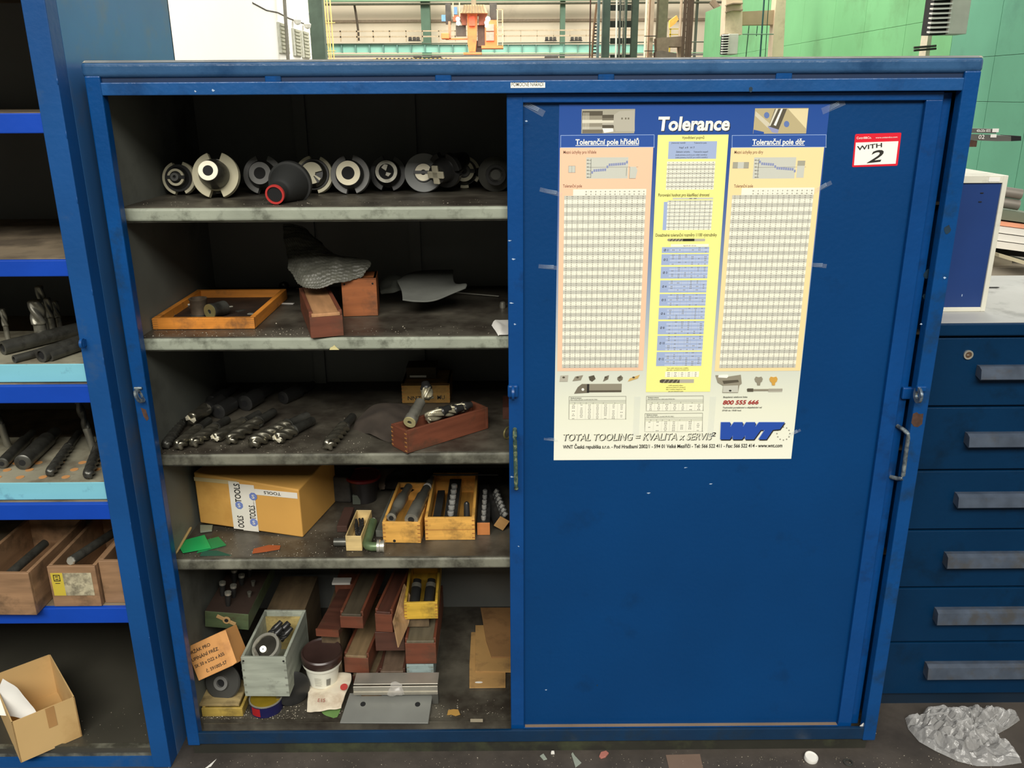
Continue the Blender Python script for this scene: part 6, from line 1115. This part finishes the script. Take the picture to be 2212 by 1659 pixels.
t = thing('steel_pin', 'short dark pin lying on the drawer cabinet top', 'pin', U((2146, 621), 'z', 1.2215)); obj('pin_body', MB().lathe([(.002, -.014), (.002, .012), (.0008, .018)], 10, RZ(PI/2, 4, 'Y')), BLKOX, t)
# rack with pipes and sheets behind the drawer cabinet
rk = thing('stock_rack', 'grey stock rack shelf behind the drawer cabinet', 'rack', (3.9, 2.4, 0))
obj('shelf_board', MB().box(3.0, 5.6, 2.2, 3.6, .86, .9), mat('rack_grey', G(150, 146, 134), .7, var=.1), rk, world=True)
for x in (3.05, 5.5): obj('leg', MB().box(x, x+.06, 2.25, 2.31, 0, .86), GRN, rk, world=True); obj('leg', MB().box(x, x+.06, 3.5, 3.56, 0, .86), GRN, rk, world=True)
PG_ = mat('grey_pipe_steel', G(140, 134, 124), .5, .3, var=.15, vs=6)
def onrack(label, nm, ya, yb, Y0, Y1, m, x0=2090, x1=2250, sl=.13):
    P = [U((x, y), 'y', Y0) for x, y in ((x0, yb+sl*(x0-2160)), (x1, yb+sl*(x1-2160)), (x1, ya+sl*(x1-2160)), (x0, ya+sl*(x0-2160)))]; mb = MB(); n = 4
    mb.add([*P, *[p+V((0, Y1-Y0, 0)) for p in P]], [(0, 1, 2, 3), (7, 6, 5, 4), (0, 4, 5, 1), (1, 5, 6, 2), (2, 6, 7, 3), (3, 7, 4, 0)]); o = obj(nm, mb, m); tag(o, label, 'stock'); return o
for i, (a_, b_, r, lb_) in enumerate((((2090, 402), (2206, 420), .026, 'upper grey steel pipe on the rack at the right edge'), ((2080, 424), (2200, 443), .026, 'lower grey steel pipe on the rack at the right edge'))):
    p1 = U(b_, 'y', 2.4); p0 = U(a_, 'y', 2.45); t = thing('steel_pipe', lb_, 'pipe', p1, rot=axis_rot(p0-p1)); obj('pipe_wall', MB().ring(r, r*.82, 0, (p0-p1).length+.3, 32), PG_, t, smooth=True)
onrack('dull green steel bar under the grey pipes at the right edge', 'steel_bar', 453, 474, 2.35, 2.6, mat('dull_green_bar', G(112, 122, 104), .6))
onrack('orange painted sheet edge under the pipes at the right edge', 'sheet', 479, 487, 2.3, 2.7, mat('orange_sheet', G(236, 164, 128), .6))
for i in range(3): onrack(['upper white sheet of the stack at the right edge', 'middle white sheet of the stack at the right edge', 'lowest white sheet of the stack at the right edge'][i], 'sheet', 489+17*i, 503+17*i, 2.28-.03*i, 2.7, mat('white_sheet', G(240, 236, 226), .4, var=.06, vs=4))
onrack('dark board edge below the white sheets at the right edge', 'board', 537, 549, 2.3, 2.7, BLACK)
onrack('grey block lying behind the sign box', 'block', 550, 577, 2.3, 2.6, mat('grey_block', G(140, 132, 112), .7), 2090, 2186)
onrack('bent beige sheet leaning below the white stack', 'sheet', 548, 556, 2.1, 2.2, mat('beige_sheet', G(206, 194, 160), .7), 2158, 2250, .3)
onrack('beige board lying on the rack behind the drawer cabinet', 'board', 579, 604, 2.22, 2.6, mat('beige_floor_board', G(176, 166, 148), .7, var=.12, vs=3), 2090, 2300, -.02)
# steel profiles sticking out at the right of the cabinet
sp = thing('steel_profile', 'lower dark grey steel box profile with chalk number 02', 'profile', U((2200, 300), 'y', 1.6)); PRF = mat('dark_profile', G(98, 98, 92), .5, .2, var=.15, vs=6)
p = lambda px, py: U((px, py), 'y', 1.6)
a, b = p(2040, 291), p(2184, 308); mb = MB(); P = [p(2040, 288), p(2184, 294), p(2184, 305), p(2150, 305), p(2040, 300)]; n = 5
mb.add([*P, *[q+V((0, .08, 0)) for q in P]], [tuple(range(n)), tuple(range(2*n-1, n-1, -1))]+[(i, i+n, (i+1) % n+n, (i+1) % n) for i in range(n)]); obj('profile_wall', mb, PRF, sp, world=True)
mb = MB(); P = [p(2184, 293), p(2206, 294), p(2206, 304), p(2184, 305)]; mb.add([*P, *[q+V((0, .08, 0)) for q in P]], [(0, 1, 2, 3), (7, 6, 5, 4), (0, 4, 5, 1), (1, 5, 6, 2), (2, 6, 7, 3), (3, 7, 4, 0)]); obj('open_end', mb, BLACK, sp, world=True)
def ptag(x0, y0, x1, y1, par, m=PAPER):
    q = [p(x0, y1), p(x1, y1), p(x1+1, y0), p(x0+1, y0)]; obj('tag', MB().quad(*[v+V((0, -.004, 0)) for v in q]), m, par, world=True)
ptag(2138, 290, 2151, 297, sp)
text('02', sp, PAPER, p(2112, 300)+V((0, -.004, 0))-sp.location, (1, 0, 0), (0, 0, 1), (p(2125, 300)-p(2112, 300)).length, (p(2112, 291)-p(2112, 300)).length, .01)
sp = thing('steel_profile', 'upper dark grey steel profile with chalk writing and a white tag', 'profile', U((2140, 282), 'y', 1.6)); mb = MB(); P = [p(2040, 286), p(2152, 288), p(2152, 279), p(2040, 276)][::-1]
mb.add([*P, *[q+V((0, .06, 0)) for q in P]], [(0, 1, 2, 3)[::-1], (4, 5, 6, 7), (0, 4, 5, 1), (1, 5, 6, 2), (2, 6, 7, 3), (3, 7, 4, 0)]); obj('profile_wall', mb, PRF, sp, world=True); ptag(2142, 277.5, 2156, 285.5, sp)
text('40x20x 835', sp, PAPER, p(2108, 285)+V((0, -.004, 0))-sp.location, (1, 0, 0), (0, 0, 1), (p(2138, 285)-p(2108, 285)).length, (p(2108, 279)-p(2108, 285)).length, .01)
t = thing('cantilever_arm', 'rusty bracket end carrying the steel profiles', 'bracket', p(2100, 300)); obj('arm', MB().box(-.02, .012, -.02, .2, -.03, -.006), RUST, t); obj('post', MB().box(-.13, -.06, .14, .2, -p(2100, 300).z, -.0), GRND, t)
# ================================================================ FLOOR THINGS
t = thing('bottle_cap', 'white round plastic cap on the floor in front of the cabinet', 'cap', U((1751, 1640), 'z', .001), rot=(.12, .1, 0)); obj('cap_body', MB().lathe([(.0185, 0), (.019, .008), (.018, .012), (.016, .012), (.0155, .010), (0, .010)], 36), PAPER, t, smooth=True)
t = thing('washer', 'dark flat washer on the floor right of the white cap', 'washer', U((1832, 1648), 'z', .001)); obj('washer_body', MB().ring(.013, .0085, 0, .003, 28), STEELD, t, smooth=True)
def shard(nm, lb_, pts, m, cat, th=.003):
    P = [U(q, 'z', .0005) for q in pts]; c = P[0]; t = thing(nm, lb_, cat, c); obj('shard_body', MB().prism([((q-c).x, (q-c).y) for q in P], 0, th), m, t, bev=.0006, seg=1)
GL = mat('frosted_glass', G(150, 158, 146), .3, var=.06)
shard('glass_shard', 'small grey glass shard on the floor, left one', [(1166, 1634), (1174, 1629), (1182, 1641), (1174, 1643)], GL, 'shard')
shard('glass_shard', 'long grey glass shard on the floor, middle', [(1243, 1659), (1234, 1630), (1237, 1626), (1242, 1634), (1256, 1649)], GL, 'shard')
shard('plastic_chip', 'tiny pale cube on the floor between the glass shards', [(1190, 1630), (1198, 1630), (1197, 1625), (1191, 1625)], PAPER, 'chip', .006)
shard('pink_shard', 'pink ceramic piece on the floor', [(1294, 1636), (1298, 1640), (1308, 1637), (1315, 1629), (1309, 1624), (1298, 1627)], mat('pink_ceramic', G(176, 112, 100), .6), 'shard', .005)
shard('cardboard_scrap', 'flat brown square of card on the floor', [(1446, 1664), (1438, 1631), (1512, 1629), (1520, 1664)], mat('floor_card', G(118, 98, 84), .8), 'scrap', .001)
shard('plastic_strip', 'long pale plastic sliver on the floor beside the shelving unit', [(440, 1662), (446, 1658), (468, 1640), (456, 1656)], PAPER, 'strip', .002)
t = thing('paper_strip', 'short white strip leaning in the lower right corner of the cabinet', 'strip', U((1853, 1577), 'y', .012), rot=(.1, .62, 0)); obj('strip_body', MB().box(-.006, .006, -.001, .001, 0, .033), PAPER, t)
# crumpled clear plastic bag
out = [(1955, 1552), (1962, 1575), (1985, 1602), (2020, 1622), (2070, 1645), (2110, 1655), (2160, 1655), (2207, 1648), (2203, 1636), (2175, 1618), (2155, 1600), (2156, 1585), (2180, 1572), (2203, 1556), (2196, 1540), (2180, 1542), (2165, 1534), (2140, 1532), (2128, 1538), (2105, 1524), (2075, 1514), (2040, 1512), (2015, 1516), (1998, 1530), (1988, 1548), (1968, 1551)]
P = [U(q, 'z', .004) for q in out]
for q in P: q.y = min(q.y, .168)
cen = sum(P, V())/len(P); n = len(P); mb = MB(); vs = []; K = 20; NA = 104
def bd(k):
    f = k/NA*n; i = int(f) % n; q = f-int(f); return P[i].lerp(P[(i+1) % n], q)
for j in range(K+1):
    tt = j/K
    for k in range(NA):
        b = bd(k); q = cen.lerp(b, tt); hgt = .042*(1-tt**4)**.6
        nz = 1.1-1.5*abs(noise.noise(q*16))-1.3*abs(noise.noise(q*38+V((3, 1, 2))))-.5*abs(noise.noise(q*80)); z = .004+max(0, hgt*(.35+.75*nz))*(1 if j < K else 0)
        vs.append((q.x+.008*noise.noise(q*50+V((9, 0, 0)))*(1-tt), q.y, z))
mb.add(vs, [(j*NA+k, j*NA+(k+1) % NA, (j+1)*NA+(k+1) % NA, (j+1)*NA+k) for j in range(K) for k in range(NA)])
PBG = mat('crumpled_clear_plastic', G(206, 206, 204), .16, var=.12, vs=40, bump=1., bs=110, spec=1., alpha=.42)
tag(obj('plastic_bag', mb, PBG), 'crumpled clear plastic bag on the floor in front of the drawer cabinet', 'bag')
chips('floor_grit', 'fine pale grit and chips scattered over the oily floor', 1500, lambda: (R(-.1, 2.8), -.02-abs(random.gauss(0, .1)) if R(0, 1) < .8 else R(-.1, .15)), .0004, CH, .0008, .0026)
